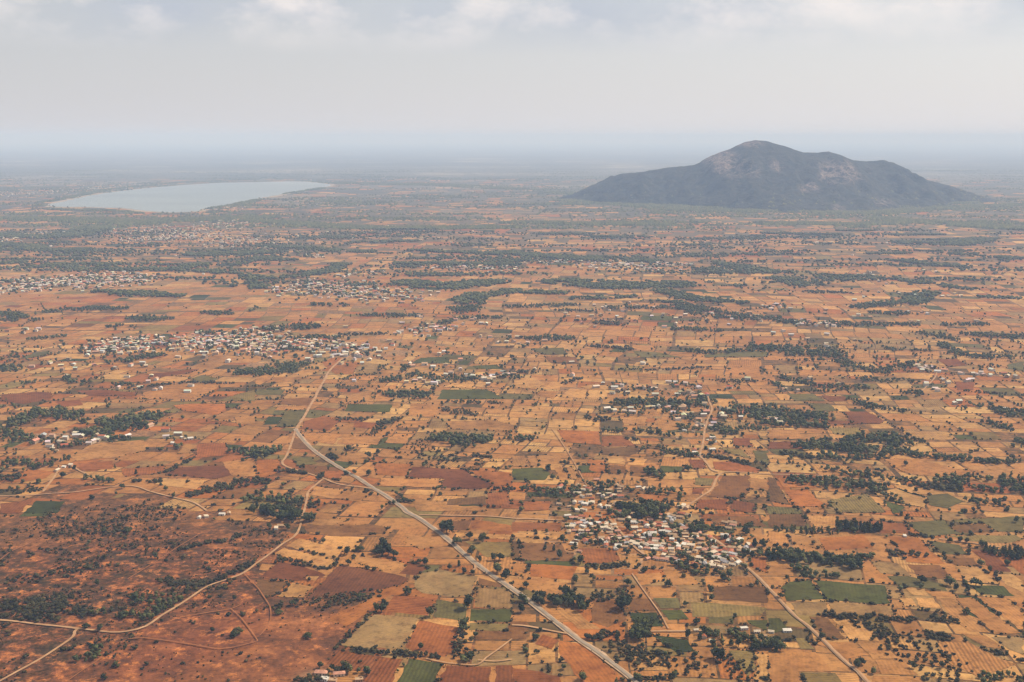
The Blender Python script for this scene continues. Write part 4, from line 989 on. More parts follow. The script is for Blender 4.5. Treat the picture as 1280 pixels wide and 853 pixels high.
# ------------------------------------------------------------------ houses: where they stand
HOUSES_RAW = {  # (origin u, v, scale of the enlarged map, size factor): roof colour letter x y
 'near': (690, 590, 8.529, 'T 90 165 W 90 187 W 270 240 T 365 190 T 395 212 S 470 180 S 495 168 S 395 258 T 430 290 W 420 338 W 345 350 W 240 335 T 600 205 W 690 155 S 715 190 W 720 222 W 620 248 P 640 275 W 540 262 W 680 335 T 682 362 T 700 430 S 780 350 W 725 457 S 500 477 W 270 420 W 335 415 W 165 475 T 320 490 S 80 355 S 180 380 G 345 530 G 350 560 G 215 580 P 250 637 W 490 560 W 400 570 S 445 595 W 600 570 W 560 608 T 470 640 S 420 670 P 262 690 G 330 680 W 265 740 T 360 750 W 230 775 S 530 715 S 620 660 P 655 690 T 700 640 P 725 705 P 740 750 W 720 800 W 790 802 W 680 830 W 930 175 S 1040 185 S 850 455 W 910 488 W 820 510 W 880 545 P 940 540 T 990 562 W 1000 592 T 930 640 T 880 610 W 1060 670 W 1000 672 W 960 700 T 1110 730 W 1130 760 P 1060 772 W 1020 800 W 980 822 W 1070 830 W 1120 810 T 1160 590 T 1170 562 T 1170 470 S 1160 500 W 1180 640 S 640 600 S 960 780 W 330 590 P 300 560 W 310 640 P 380 640 S 450 740 W 580 770 P 610 720 S 880 660 P 840 700 W 890 780 P 930 740'),
 'right': (800, 620, 8.529, 'T 440 130 T 445 200 W 420 237 S 520 215 S 340 220 G 330 270 W 350 330 T 270 310 T 262 345 W 300 390 W 400 385 S 450 378 S 510 370 W 480 402 W 490 450 S 360 440 W 350 470 S 430 470 S 590 420 W 590 460 P 630 472 W 460 520 W 390 530 P 340 532 W 430 550 T 510 552 S 565 600 S 520 612 T 640 570 P 685 585 T 740 452 W 780 495 T 700 430 T 975 440 P 990 475 W 900 430 W 950 490 W 1060 480 W 1165 540 S 1060 575 S 1010 568 W 1080 590 T 800 570 T 860 552 T 900 590 T 940 610 T 970 650 W 810 620 P 840 645 W 820 668 W 890 685 S 980 692 W 1030 727 W 770 740 S 840 745 S 880 750 T 600 732 T 650 712 T 330 640 W 322 668 T 262 640 P 262 690 P 180 680 P 80 680 W 190 555 T 270 600 S 920 295 W 975 300 P 400 580 W 500 580 S 720 620 P 760 590'),
 'far': (750, 470, 7.111, 'W 60 310 W 120 320 W 220 325 W 270 300 W 290 337 T 165 90 W 195 95 W 130 120 P 210 130 W 110 160 S 160 140 W 240 155 P 340 112 S 390 120 T 440 110 W 480 120 T 490 177 W 610 65 W 670 75 W 760 82 T 680 97 W 720 160 W 690 175 S 790 152 S 820 172 S 840 192 T 890 95 W 880 112 T 950 177 W 905 182 S 930 265 S 430 290 W 462 285 T 520 287 T 600 302 W 620 290 S 730 300 T 745 290 W 650 337 S 760 350 S 800 340 W 745 372 W 690 397 W 920 362 T 945 337 W 1080 362 W 1100 377 S 1080 302 S 1150 317 T 1010 405 G 1008 435 W 1000 465 T 955 575 W 1000 555 W 1012 595 T 840 662 W 845 692 W 880 712 W 1000 662 T 1260 332 T 1255 352 W 1250 387 W 870 440 S 850 462 S 910 450 W 890 472 S 830 502 P 880 405 W 750 492 S 690 562 T 1150 112'),
 'hamlet': (0, 520, 5.333, 'T 235 182 W 320 190 S 332 207 T 410 187 T 432 207 W 350 222 S 380 235 S 350 142 G 290 145 T 510 122 W 522 142 W 440 160 W 540 142 S 610 100 W 632 122 S 645 137 T 680 150 W 712 162 W 620 182 W 595 192 W 650 170 W 850 147 T 1105 105 W 1108 147 W 1190 130 W 1212 147 W 1235 157 W 1270 157 S 1000 72 W 380 367 W 1150 187 W 470 332 W 425 345'),
 'east': (1140, 430, 9.143, 'W 560 347 W 690 352 W 740 357 W 785 345 W 820 367 W 890 372 W 910 307 W 1090 382 T 1040 347 W 1190 392 W 670 427 W 630 437 W 360 422 W 410 452 W 100 282 W 130 297 W 170 272 W 60 257 W 190 312 W 290 327 W 240 282 W 165 457 W 160 482 W 260 522 W 290 547 W 490 692 W 530 680 W 1060 757'),
 'farm': (0, 0, 1.0, 'P 401.5 843.5 P 424 844.5 W 407 851 S 449 851.5 S 415 852.5 W 249 648 W 258 647 W 278 644 W 286 643 W 346 661 S 351 659 T 880 797 W 890 802 W 946 791 S 955 796 W 930 787 W 964 791 W 984 790 W 512 457 S 515 459 W 508 479 W 519 477 W 530 478 S 535 480.5 W 543 481 W 548 479 T 525 475 W 610 482 W 590 472 W 616 474 W 1131 671 W 972 528 W 975 531 W 870 789 T 833 650'),
}
PLACE = {'near': 'the nearer village', 'right': 'the right half of the nearer village', 'far': 'the farther village along the pale road', 'hamlet': 'the left hamlet by the dark wood',
         'east': 'the white hamlet at the right edge', 'farm': 'the open fields'}
HOUSE = []
for key, (u0, v0, s, txt) in HOUSES_RAW.items():
    tk = txt.split()
    for i in range(0, len(tk), 3):
        u, v = u0 + float(tk[i + 1]) / s, v0 + float(tk[i + 2]) / s; p = site(u, v)
        HOUSE.append(dict(p=p, roof=tk[i], key=key, u=u, v=v))
for key, n in (('near', 48), ('right', 44)):                # small huts squeezed between the houses
    hs_ = [q for q in HOUSE if q['key'] == key]
    for _ in range(n):
        p = rnd.choice(hs_)['p'] + Vector((rnd.gauss(0, 8), rnd.gauss(0, 9), 0)); u, v = pix(p)
        HOUSE.append(dict(p=p, roof=rnd.choice('CCSTPGS'), key=key, u=u, v=v))
for q in HOUSE:
    if q['roof'] == 'T' and rnd.random() < .4: q['roof'] = rnd.choice('PSCC')
    if q['roof'] == 'W' and rnd.random() < (.55 if q['key'] != 'farm' else .75): q['roof'] = rnd.choice('CCCS')
for it in range(14):                                    # nobody builds through a neighbour's wall
    for i, a in enumerate(HOUSE):
        for b_ in HOUSE[i + 1:]:
            d = b_['p'] - a['p']; L = d.length
            if L < 6.2 and L > 1e-3: k = d / L * (6.2 - L) * 0.4; a['p'] = a['p'] - k; b_['p'] = b_['p'] + k
def near_house(p, g):
    return any(abs(q['p'].x - p.x) < g and abs(q['p'].y - p.y) < g for q in HOUSE)

for ln in BELTS.strip().split('\n'):
    a, _, lab = ln.partition(' > '); tk = a.split(); kind = KIND[tk[0]]; h, w, spc = map(float, tk[1:4]); t_ = tk[4]
    line = [tsite(t_, float(tk[i]), float(tk[i + 1])) for i in range(5, len(tk), 2)]
    L = sum((b_ - a_).length for a_, b_ in zip(line, line[1:])); n = int((L * w + math.pi * w * w / 4) / (spc * spc) * (1.9 if t_ in 'ABCDEFGH' else 3.4 if w < 75 else 5.5)) + 1
    for _ in range(n):
        s = rnd.uniform(-w * .4, L + w * .4); d = s; q = None
        for a_, b_ in zip(line, line[1:]):
            l = (b_ - a_).length
            if d <= l or b_ is line[-1]: q = a_ + (b_ - a_) * (d / max(l, 1e-6)); dr = (b_ - a_) / max(l, 1e-6); break
            d -= l
        off = rnd.uniform(-1, 1) * (1 - 0.35 * abs(2 * s / L - 1) ** 2); off = off * w / 2 * (1 + .5 * mn.noise(Vector((q.x * .03, q.y * .03, 3)))) 
        p = q + Vector((-dr.y, dr.x, 0)) * off + Vector((rnd.gauss(0, 1), rnd.gauss(0, 1), 0)) * w * .13
        if w >= 20 and nz(p.x, p.y, 1 / (30 + w * .4), 21) + .6 * nz(p.x, p.y, 1 / (12 + w * .12), 22) < -.30: continue
        far = p.y > 3000
        if not far and (not free(p, spc * .5) or near_road(p, 1.8) or near_house(p, 3.4)): continue
        if far and inside(p.x, p.y, LAKE2): continue
        kd = kind if kind != 'round' or rnd.random() < .72 else ('upright' if rnd.random() < .45 else 'spreading')
        put(p, h * rnd.uniform(.7, 1.25), kd, None, lab or None)
# village trees: between the houses
for key, n, h in (('near', 300, 4.2), ('right', 280, 4.2), ('far', 380, 4.8), ('hamlet', 60, 4.4), ('east', 24, 4)):
    hs_ = [q for q in HOUSE if q['key'] == key]; i = 0
    while i < n:
        i += 1; a_ = rnd.choice(hs_)['p']; p = a_ + Vector((rnd.gauss(0, 9), rnd.gauss(0, 9), 0))
        if near_house(p, 2.5) or near_road(p, 1.2) or not free(p, 2.4): continue
        put(p, h * rnd.uniform(.55, 1.2), rnd.choice(['round', 'round', 'spreading']), None, {'near': 'between the houses of the left half of the nearer village', 'right': 'between the houses of the right half of the nearer village'}.get(key))
# scattered trees and bushes of the open country
for _ in range(15000):
    y = 600 + 4600 * rnd.random() ** 1.25; p = Vector((rnd.uniform(-.52, .52) * y, y, 0)); k = nz(p.x, p.y, 1 / 260.0, 8)
    if k < rnd.uniform(-.35, .45) or p.y > 1900 and nz(p.x, p.y, 1 / 150.0, 23) < rnd.uniform(0, .32): continue
    if p.y < 1400 and inside(p.x, p.y, SCR2): continue
    if p.y < 2400 and (in_field(p) and rnd.random() < .93 or near_road(p, 2) or near_house(p, 8) or not free(p, 5)): continue
    put(p, rnd.uniform(2.2, 5.6) if p.y < 1600 else rnd.uniform(3, 7), rnd.choice(['round', 'round', 'spreading', 'shrub', 'upright']))
for a_, b_ in EDGES:                                     # bushes along the field edges
    L = (b_ - a_).length; c = (a_ + b_) / 2
    dn = 0.7 + 1.2 * nz(c.x, c.y, 1 / 230.0, 9)
    if rnd.random() > 0.25 + dn * .4: continue
    for _ in range(int(L / (4 if c.y < 1900 else 16) * max(0.15, rnd.random() * dn))):
        p = a_.lerp(b_, rnd.random()) + Vector((rnd.gauss(0, .9), rnd.gauss(0, .9), 0))
        if p.y < 1700 and (in_field(p) or near_road(p, 1.2) or near_house(p, 6)): continue
        if p.y > 4000 and inside(p.x, p.y, LAKE2): continue
        put(p, rnd.uniform(1.0, 2.6) * (1 + p.y / 3500), 'shrub') if rnd.random() < .8 else put(p, rnd.uniform(2.5, 5) * (1 + p.y / 8000), 'round')
for poly, *_q in FIELD_POLYS:                            # weeds and bushes on the bunds of the larger fields
    for a_, b_ in zip(poly, poly[1:] + poly[:1]):
        L = (b_ - a_).length
        for _ in range(int(L / 2.4)):
            p = a_.lerp(b_, rnd.random()) + Vector((rnd.gauss(0, .7), rnd.gauss(0, .7), 0))
            if nz(p.x, p.y, 1 / 38.0, 31) < rnd.uniform(-.25, .5) or near_road(p, .8) or near_house(p, 4): continue
            put(p, rnd.uniform(.6, 1.5) if rnd.random() < .8 else rnd.uniform(1.6, 3.4), 'shrub')
sx0, sx1 = min(p[0] for p in SCR2), max(p[0] for p in SCR2); sy0, sy1 = min(p[1] for p in SCR2), max(p[1] for p in SCR2)
for _ in range(26000):                                    # low scrub on the red land
    p = Vector((rnd.uniform(sx0, sx1), rnd.uniform(sy0, sy1), 0))
    if any(((p.x - c.x) / rx) ** 2 + ((p.y - c.y) / ry) ** 2 < 1 for c, rx, ry in BARE) and rnd.random() < .82: continue
    if not inside(p.x, p.y, SCR2) or nz(p.x, p.y, 1 / 45.0, 12) + .5 * nz(p.x, p.y, 1 / 14.0, 13) < rnd.uniform(-.15, .55) or near_road(p, .8): continue
    put(p, rnd.uniform(.6, 1.5) if rnd.random() < .85 else rnd.uniform(1.5, 3.2), 'shrub')
for _ in range(450):                                     # far groves
    y = 2600 * (4.6 ** rnd.random()); c = Vector((rnd.uniform(-.5, .5) * y, y, 0)); rx, ry = rnd.uniform(30, 160) * (y / 4000), rnd.uniform(10, 40) * (y / 4000)
    for _ in range(int(rnd.uniform(20, 90))):
        p = c + Vector((rnd.gauss(0, rx), rnd.gauss(0, ry), 0))
        if inside(p.x, p.y, LAKE2): continue
        put(p, rnd.uniform(5, 9), 'round')
for _ in range(2600):                                    # woods at the foot of the hill
    x, y = rnd.uniform(100, 2900), rnd.uniform(4900, 7900); z = hill_z(x, y)
    if z > 70 or z < -1.9 and rnd.random() < .75: continue
    put(Vector((x, y, max(0, z))), rnd.uniform(6, 10), 'round')

# distant towns and hamlets
TOWNS = [('E', [(540, 25), (700, 12), (1000, 0), (1280, -10)], 70, 260), ('F', [(-200, 20), (0, 25), (200, 35), (420, 45), (480, 50)], 85, 190), ('F', [(-240, -10), (100, 0), (300, 15)], 60, 60), ('I', [(0, 590), (150, 570), (400, 545), (560, 545), (700, 550)], 110, 420),
 ('I', [(0, 540), (300, 560), (480, 590)], 60, 60), ('J', [(200, 570), (400, 580), (560, 610), (780, 640)], 110, 180), ('J', [(80, 600), (300, 610), (500, 640)], 60, 50), ('K', [(360, 470), (560, 470), (680, 490)], 120, 90), ('J', [(930, 485), (1280, 490)], 60, 70), ('K', [(0, 460), (260, 460)], 50, 30),
 ('J', [(740, 815), (850, 800), (960, 780)], 50, 40), ('I', [(600, 300), (900, 310), (1200, 350), (1280, 370)], 260, 260), ('I', [(700, 340), (1000, 330)], 160, 120), ('I', [(0, 345), (300, 315)], 150, 90), ('I', [(-40, 120), (200, 110), (500, 85), (640, 75)], 420, 260), ('I', [(1050, 270), (1280, 260)], 200, 80), ('I', [(1000, 200), (1150, 180), (1280, 150)], 120, 60),
 ('L', [(160, 765), (330, 775)], 40, 30), ('L', [(0, 680), (120, 680)], 40, 12), ('K', [(720, 465), (960, 475)], 60, 26), ('F', [(-70, -60), (100, -40)], 60, 20), ('J', [(380, 60), (900, 30)], 500, 60), ('K', [(1000, 730), (1250, 735)], 60, 14), ('A', [(0, 0), (0, 0)], 1, 0), ('I', [(80, 800), (150, 805)], 30, 6), ('J', [(250, 430), (350, 425)], 50, 14), ('J', [(400, 520), (600, 520)], 60, 14), ('H', [(-10, 400), (60, 405)], 20, 8), ('H', [(740, 130), (860, 140)], 25, 8), ('F', [(1050, 185), (1280, 180)], 30, 16)]
items = []; TOWN_TREES = []
for t_, line, w, n in TOWNS:
    L_ = [tsite(t_, *q) for q in line]
    for _ in range(n):
        i = rnd.randrange(len(L_) - 1); p = L_[i].lerp(L_[i + 1], rnd.random()) + Vector((rnd.gauss(0, w * .35), rnd.gauss(0, w * .5), 0))
        if inside(p.x, p.y, LAKE2): continue
        if rnd.random() < .8: TOWN_TREES.append(p + Vector((rnd.gauss(0, w * .3), rnd.gauss(0, w * .3), 0)))
        items.append((p, rnd.choice(['white', 'cream', 'cream', 'sand', 'pink', 'terracotta', 'sand', 'grey'])))
for _ in range(380):
    y = 1500 * 9 ** rnd.random(); c = Vector((rnd.uniform(-.5, .5) * y, y, 0)); 
    if nz(c.x, c.y, 1 / 900.0, 14) < .1 or inside(c.x, c.y, LAKE2) or 5000 < y < 8000 and hill_z(c.x, c.y) > 0: continue
    for _ in range(rnd.choice([1, 1, 2, 3, 5])): items.append((c + Vector((rnd.gauss(0, 25), rnd.gauss(0, 25), 0)), rnd.choice(['cream', 'white', 'sand', 'pink', 'sand'])))
for p in TOWN_TREES:
    if not inside(p.x, p.y, LAKE2): put(p, rnd.uniform(4, 8), 'round')

# ------------------------------------------------------------------ plant them
LANDMARKS = [(50, 755, 'in the dark scrub above the long dirt road'), (50, 690, 'on the red land at the left edge'), (120, 700, 'on the brown slope of the red scrubland'), (200, 680, 'along the red diagonal track'), (270, 690, 'in the scrub belt above the road bend'),
 (180, 755, 'in the thicket inside the road bend'), (110, 820, 'below the dirt road fork'), (210, 820, 'on the bare red land at the bottom'), (280, 760, 'around the looping red tracks'), (230, 730, 'just left of the dirt road bend'), (40, 830, 'at the bottom left corner'), (330, 800, 'on the bare red earth right of the dirt road'),
 (430, 690, 'among the pale fields left of the paved road'), (430, 740, 'around the big dark red field'), (500, 790, 'around the grey tan field at the bottom'), (600, 800, 'around the plots left of the paved road bottom'),
 (560, 720, 'in the tan fields just left of the paved road'), (620, 700, 'in the tan fields right of the paved road'), (690, 800, 'on the orange land left of the lowest paved road'), (760, 720, 'in the scrub below the nearer village'),
 (830, 760, 'around the green fields below the nearer village'), (850, 830, 'in the scrub at the bottom centre'), (920, 740, 'on the open olive tan fields below the village'), (930, 800, 'near the lone farm at the lower right'),
 (1000, 820, 'beside the narrow paved road at the lower right'), (1050, 735, 'around the big green field'), (1030, 690, 'by the wood above the big green field'), (1120, 790, 'in the brown scrub right of the pale fields'),
 (1220, 780, 'in the tan strip fields at the lower right'), (1180, 720, 'in the olive strip above the tan fields'), (1230, 690, 'around the dark wood at the right edge'), (1150, 650, 'around the olive fields at the right'),
 (1050, 650, 'around the tan fields with windbreaks'), (700, 660, 'left of the nearer village'), (900, 660, 'right of the nearer village'), (930, 620, 'around the curved dirt road above the village'), (560, 620, 'around the orange and dark red fields'),
 (400, 640, 'around the dirt road junctions'), (300, 620, 'around the dark grove above the dirt road'), (180, 610, 'beside the upper left dirt road'), (60, 590, 'below the left hamlet'), (60, 545, 'in the left hamlet'), (60, 500, 'at the left edge woods'),
 (300, 560, 'around the oval copse'), (470, 560, 'around the round bush trees'), (580, 550, 'around the middle copse'), (720, 560, 'around the thin field path'), (820, 560, 'below the farther village'), (900, 540, 'in the farther village'),
 (1010, 540, 'around the wood right of the farther village'), (1100, 560, 'in the large wood'), (1180, 590, 'on the broad tan field'), (1240, 610, 'in the right edge wood'), (1030, 610, 'around the long wood'), (450, 500, 'around the pale road to the town')]
def place_of(p):
    u, v = pix(p); return min(LANDMARKS, key=lambda q: (q[0] - u) ** 2 + (2.2 * (q[1] - v)) ** 2)[2]
def dist(p): return math.sqrt(p.x ** 2 + p.y ** 2 + H * H)
vis = lambda p: -30 < pix(p)[0] < 1310 and pix(p)[1] < 868
for d in TREES: d['a'] = d['h'] * (1.25 if d['kind'] != 'shrub' else 1) / dist(d['p']) * (1.6 if d['single'] else 1) if d['p'].y < 3000 and vis(d['p']) else 0
order = sorted([d for d in TREES if d['kind'] != 'shrub'], key=lambda d: -d['a'])
best_t = [d for d in order if d['a'] > 0][:300]; best_s = sorted([d for d in TREES if d['kind'] == 'shrub'], key=lambda d: -d['a'])[:300]
for d in best_t + best_s: d['own'] = True
def spread(ds):
    us_ = sorted(pix(d['p'])[0] for d in ds); vs_ = sorted(pix(d['p'])[1] for d in ds); n = len(ds)
    for d in ds:
        u, v = pix(d['p']); c = 'left' if u <= us_[n // 3] else 'right' if u >= us_[(2 * n) // 3] else 'middle'; r = 'back' if v <= vs_[n // 3] else 'front' if v >= vs_[(2 * n) // 3] else 'centre'
        d['pos'] = {('middle', 'centre'): 'very centre', ('left', 'centre'): 'left side', ('right', 'centre'): 'right side'}.get((c, r), f'{r} {c}') if n > 2 else 'edge'
        hs_ = sorted(q['h'] for q in ds); d['size'] = 'tall' if d['h'] > hs_[(2 * n) // 3] else 'short' if d['h'] < hs_[n // 3] else 'medium'
by = {}
for d in best_t + best_s:
    d['pl'] = d['group'] or place_of(d['p']); by.setdefault((d['kind'] == 'shrub', bool(d['group']), d['pl']), []).append(d)
for ds in by.values(): spread(ds)
def words_ok(s): return len(s.split()) <= 16
PROTO = {}
def proto_tree(kind, k):
    if (kind, k) not in PROTO:
        root = bpy.data.objects.new('tree', None); tr = bpy.data.objects.new('trunk', TRUNKS[kind][k]); cr = bpy.data.objects.new('crown', CROWNS[kind][k])
        tr.parent = root; cr.parent = root; PROTO[(kind, k)] = (root, [tr, cr])
    return PROTO[(kind, k)]
WORD = {'round': 'rounded', 'spreading': 'spreading', 'upright': 'upright'}
for d in best_t:
    k = rnd.randrange(len(CROWNS[d['kind']])); src, parts = proto_tree(d['kind'], k)
    o = src.copy(); COL.objects.link(o); o.location = d['p']; o.rotation_euler = (0, 0, rnd.uniform(0, 6.28)); s = d['h']; w = rnd.uniform(.9, 1.25); o.scale = (s * w, s * w, s)
    for q in parts: c = q.copy(); COL.objects.link(c); c.parent = o
    if d['single']: tag(o, d['label'], 'tree', 'single trees of the open fields')
    else:
        w_, g = f"{d['size']} {WORD[d['kind']]}", d['pl']
        if g.startswith('in the ') and d['group']: lab = f"{w_} tree, {d['pos']} of {g[3:]}"
        elif d['group']: lab = f"{w_} tree {g}, {d['pos']}"
        else: lab = f"{w_} tree {g}, {d['pos']}"
        tag(o, lab, 'tree', lab.replace(' tree', ' trees', 1))
        if not words_ok(lab): print('LONG', lab)
for d in best_s:
    o = bpy.data.objects.new('shrub', rnd.choice(SHRUBS)); COL.objects.link(o); o.location = d['p']; o.rotation_euler = (0, 0, rnd.uniform(0, 6.28)); s = d['h']; w = rnd.uniform(1.0, 1.6); o.scale = (s * w * .8, s * w * .8, s)
    lab = f"{d['size']} olive shrub {d['pl']}, {d['pos']}"; tag(o, lab, 'shrub', lab.replace(' shrub ', ' shrubs '))
def mass(name, items, mat, models):
    Vs, Fs, Ts = [], [], []; b0 = 0
    for d in items:
        v_, f_, t_ = models(d); a = rnd.uniform(0, 6.28); c, s = math.cos(a), math.sin(a); h = d['h']; w = h * rnd.uniform(.9, 1.35) * (1.25 if d['p'].y > 2300 else 1)
        q = np.empty_like(v_); q[:, 0] = (v_[:, 0] * c - v_[:, 1] * s) * w + d['p'].x; q[:, 1] = (v_[:, 0] * s + v_[:, 1] * c) * w + d['p'].y; q[:, 2] = v_[:, 2] * h + d['p'].z
        Vs.append(q); Fs.append(f_ + b0); Ts.append(np.clip(t_ + rnd.gauss(0, .25), 0, 1)); b0 += len(q)
    me = np_mesh(name, np.concatenate(Vs), np.concatenate(Fs)); pt_attr(me, 'tint', np.concatenate(Ts)); return link(name, me, mat, kind='stuff')
rest = [d for d in TREES if 'own' not in d]
near_r = [d for d in rest if d['kind'] != 'shrub' and d['p'].y < 2300]; far_r = [d for d in rest if d['kind'] != 'shrub' and d['p'].y >= 2300]; shr = [d for d in rest if d['kind'] == 'shrub']
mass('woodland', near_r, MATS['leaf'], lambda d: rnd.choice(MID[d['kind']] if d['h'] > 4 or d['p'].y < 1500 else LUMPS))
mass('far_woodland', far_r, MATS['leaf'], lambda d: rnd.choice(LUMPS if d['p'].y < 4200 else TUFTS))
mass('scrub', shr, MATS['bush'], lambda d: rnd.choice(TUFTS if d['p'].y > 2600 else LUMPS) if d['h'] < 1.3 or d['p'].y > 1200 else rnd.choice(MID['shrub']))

# ------------------------------------------------------------------ houses
def box(bm, x0, x1, y0, y1, z0, z1):
    v = [bm.verts.new((x, y, z)) for z in (z0, z1) for x, y in ((x0, y0), (x1, y0), (x1, y1), (x0, y1))]
    for f in ((3, 2, 1, 0), (4, 5, 6, 7), (0, 1, 5, 4), (1, 2, 6, 5), (2, 3, 7, 6), (3, 0, 4, 7)): bm.faces.new([v[i] for i in f])
def done(bm, name, mat):
    bmesh.ops.recalc_face_normals(bm, faces=bm.faces[:]); me = bpy.data.meshes.new(name); bm.to_mesh(me); bm.free(); me.materials.append(mat); return me
def house_parts(shape, L, Wd, wh, rh, wall, roof):
    bm = bmesh.new(); x, y = L / 2, Wd / 2
    if shape == 'gable':
        lo = [bm.verts.new(q) for q in ((-x, -y, -.2), (x, -y, -.2), (x, y, -.2), (-x, y, -.2))]; hi = [bm.verts.new(q) for q in ((-x, -y, wh), (x, -y, wh), (x, y, wh), (-x, y, wh))]
        g0, g1 = bm.verts.new((-x, 0, wh + rh - .12)), bm.verts.new((x, 0, wh + rh - .12))
        for f in ((lo[0], lo[1], hi[1], hi[0]), (lo[2], lo[3], hi[3], hi[2]), (lo[1], lo[2], hi[2], g1, hi[1]), (lo[3], lo[0], hi[0], g0, hi[3])): bm.faces.new(f)
    else: box(bm, -x, x, -y, y, -.2, wh)
    if shape == 'flat':
        for a in ((-x - .1, x + .1, -y - .1, -y + .12), (-x - .1, x + .1, y - .12, y + .1), (-x - .1, -x + .12, -y + .121, y - .121), (x - .12, x + .1, -y + .121, y - .121)): box(bm, *a, wh + .01, wh + .45)
    wm = done(bm, 'wall', WALLS[wall]); bm = bmesh.new(); e = .45; th = .14; k = rh / y
    if shape == 'gable':
        for s in (-1, 1):
            a = [(-x - e, s * (y + e), wh - e * k), (x + e, s * (y + e), wh - e * k), (x + e, 0, wh + rh), (-x - e, 0, wh + rh)]
            u = [bm.verts.new((p[0], p[1], p[2] + th)) for p in a]; d = [bm.verts.new(p) for p in a]
            bm.faces.new(u); bm.faces.new(d[::-1])
            for i in range(4): j = (i + 1) % 4; bm.faces.new((d[i], d[j], u[j], u[i]))
    elif shape == 'hip':
        a = [(-x - e, -y - e), (x + e, -y - e), (x + e, y + e), (-x - e, y + e)]; u = [bm.verts.new((*p, wh + .12)) for p in a]; d = [bm.verts.new((*p, wh + .01)) for p in a]
        r0, r1 = bm.verts.new((-x + y * .9, 0, wh + rh + .1)), bm.verts.new((x - y * .9, 0, wh + rh + .1))
        for f in ((u[0], u[1], r1, r0), (u[2], u[3], r0, r1), (u[1], u[2], r1), (u[3], u[0], r0), d[::-1]): bm.faces.new(f)
        for i in range(4): j = (i + 1) % 4; bm.faces.new((d[i], d[j], u[j], u[i]))
    elif shape == 'shed':
        a = [(-x - e, -y - e, wh + .02), (x + e, -y - e, wh + .02), (x + e, y + e, wh + rh), (-x - e, y + e, wh + rh)]
        u = [bm.verts.new((p[0], p[1], p[2] + th)) for p in a]; d = [bm.verts.new(p) for p in a]; bm.faces.new(u); bm.faces.new(d[::-1])
        for i in range(4): j = (i + 1) % 4; bm.faces.new((d[i], d[j], u[j], u[i]))
    else: box(bm, -x + .13, x - .13, -y + .13, y - .13, wh + .02, wh + .16)
    rm = done(bm, 'roof', ROOFS[roof]); out = [('wall', wm), ('roof', rm)]
    bm = bmesh.new(); box(bm, -.5, .5, -y - .06, -y + .03, 0, 2.05); out.append(('door', done(bm, 'door', MATS['wood'])))
    for wx in (-x * .58, x * .58): bm = bmesh.new(); box(bm, wx - .55, wx + .55, -y - .05, -y + .03, .95, 2.0); out.append(('window', done(bm, 'window', MATS['glass'])))
    if shape == 'flat' and rnd.random() < .5: bm = bmesh.new(); box(bm, x * .3, x * .7, y * .2, y * .6, wh + .17, wh + 1.6); out.append(('rooftop_hut', done(bm, 'rooftop_hut', WALLS[wall])))
    return out
RC_ = {'C': 'cream', 'T': 'terracotta', 'P': 'pink', 'W': 'white', 'S': 'sand', 'G': 'grey'}
HP = {}
def house_proto(shape, roof, k):
    if (shape, roof, k) not in HP:
        L, Wd, wh, rh = ((9.5, 6.0, 2.7, 1.5), (7.4, 5.6, 2.6, 1.35), (11.5, 6.2, 2.9, 1.6))[k]
        if shape == 'shed': rh = .8
        wall = 'white' if roof in ('white', 'grey') else rnd.choice(['white', 'cream', 'cream', 'ochre'])
        root = bpy.data.objects.new('house', None); ps = []
        for nm, me in house_parts(shape, L, Wd, wh, rh, wall, roof): q = bpy.data.objects.new(nm, me); q.parent = root; ps.append(q)
        HP[(shape, roof, k)] = (root, ps, L)
    return HP[(shape, roof, k)]
RWORD = {'terracotta': 'terracotta-roofed', 'pink': 'pink-roofed', 'white': 'white-roofed', 'cream': 'cream-roofed', 'sand': 'sand-coloured', 'grey': 'grey-roofed'}; SWORD = {'gable': 'gabled', 'hip': 'hip-roofed', 'flat': 'flat-topped', 'shed': 'lean-to'}
def house_place(q):
    u, v, k = q['u'], q['v'], q['key']
    if k in ('near', 'right'):
        col_ = 'left end' if u < 728 else 'left side' if u < 750 else 'left centre' if u < 775 else 'centre' if u < 800 else 'right centre' if u < 830 else 'right side' if u < 865 else 'far right' if u < 895 else 'right end'
        row = 'back row' if v < 622 else 'second row' if v < 640 else 'third row' if v < 655 else 'fourth row' if v < 668 else 'fifth row' if v < 682 else 'front row'
        return f"{row}, {col_}, of the nearer village"
    if k == 'far': return f"in the farther village, {'left end' if u < 780 else 'left part' if u < 815 else 'middle' if u < 860 else 'by its pale road' if u < 900 else 'right part'}, {'top' if v < 490 else 'upper' if v < 512 else 'lower' if v < 540 else 'bottom'} rows"
    if k == 'hamlet': return f"in the left hamlet, {'left group' if u < 90 else 'middle group' if u < 150 else 'right group'}, {'back' if v < 549 else 'front'}"
    if k == 'east': return f"in the white hamlet near the right edge, {'left cluster' if u < 1175 else 'main row' if u < 1235 else 'right end'}"
    if v > 840: return 'at the bottom edge beside the red field'
    if v > 780: return 'of the lone farms at the lower right'
    if v < 490: return f"in the hamlet between the green fields, {'left' if u < 550 else 'right'}"
    return 'of the tiny group beside the dirt road scrub' if u < 400 else 'standing alone among the fields'
HOUSE.sort(key=lambda q: dist(q['p'])); used = {}
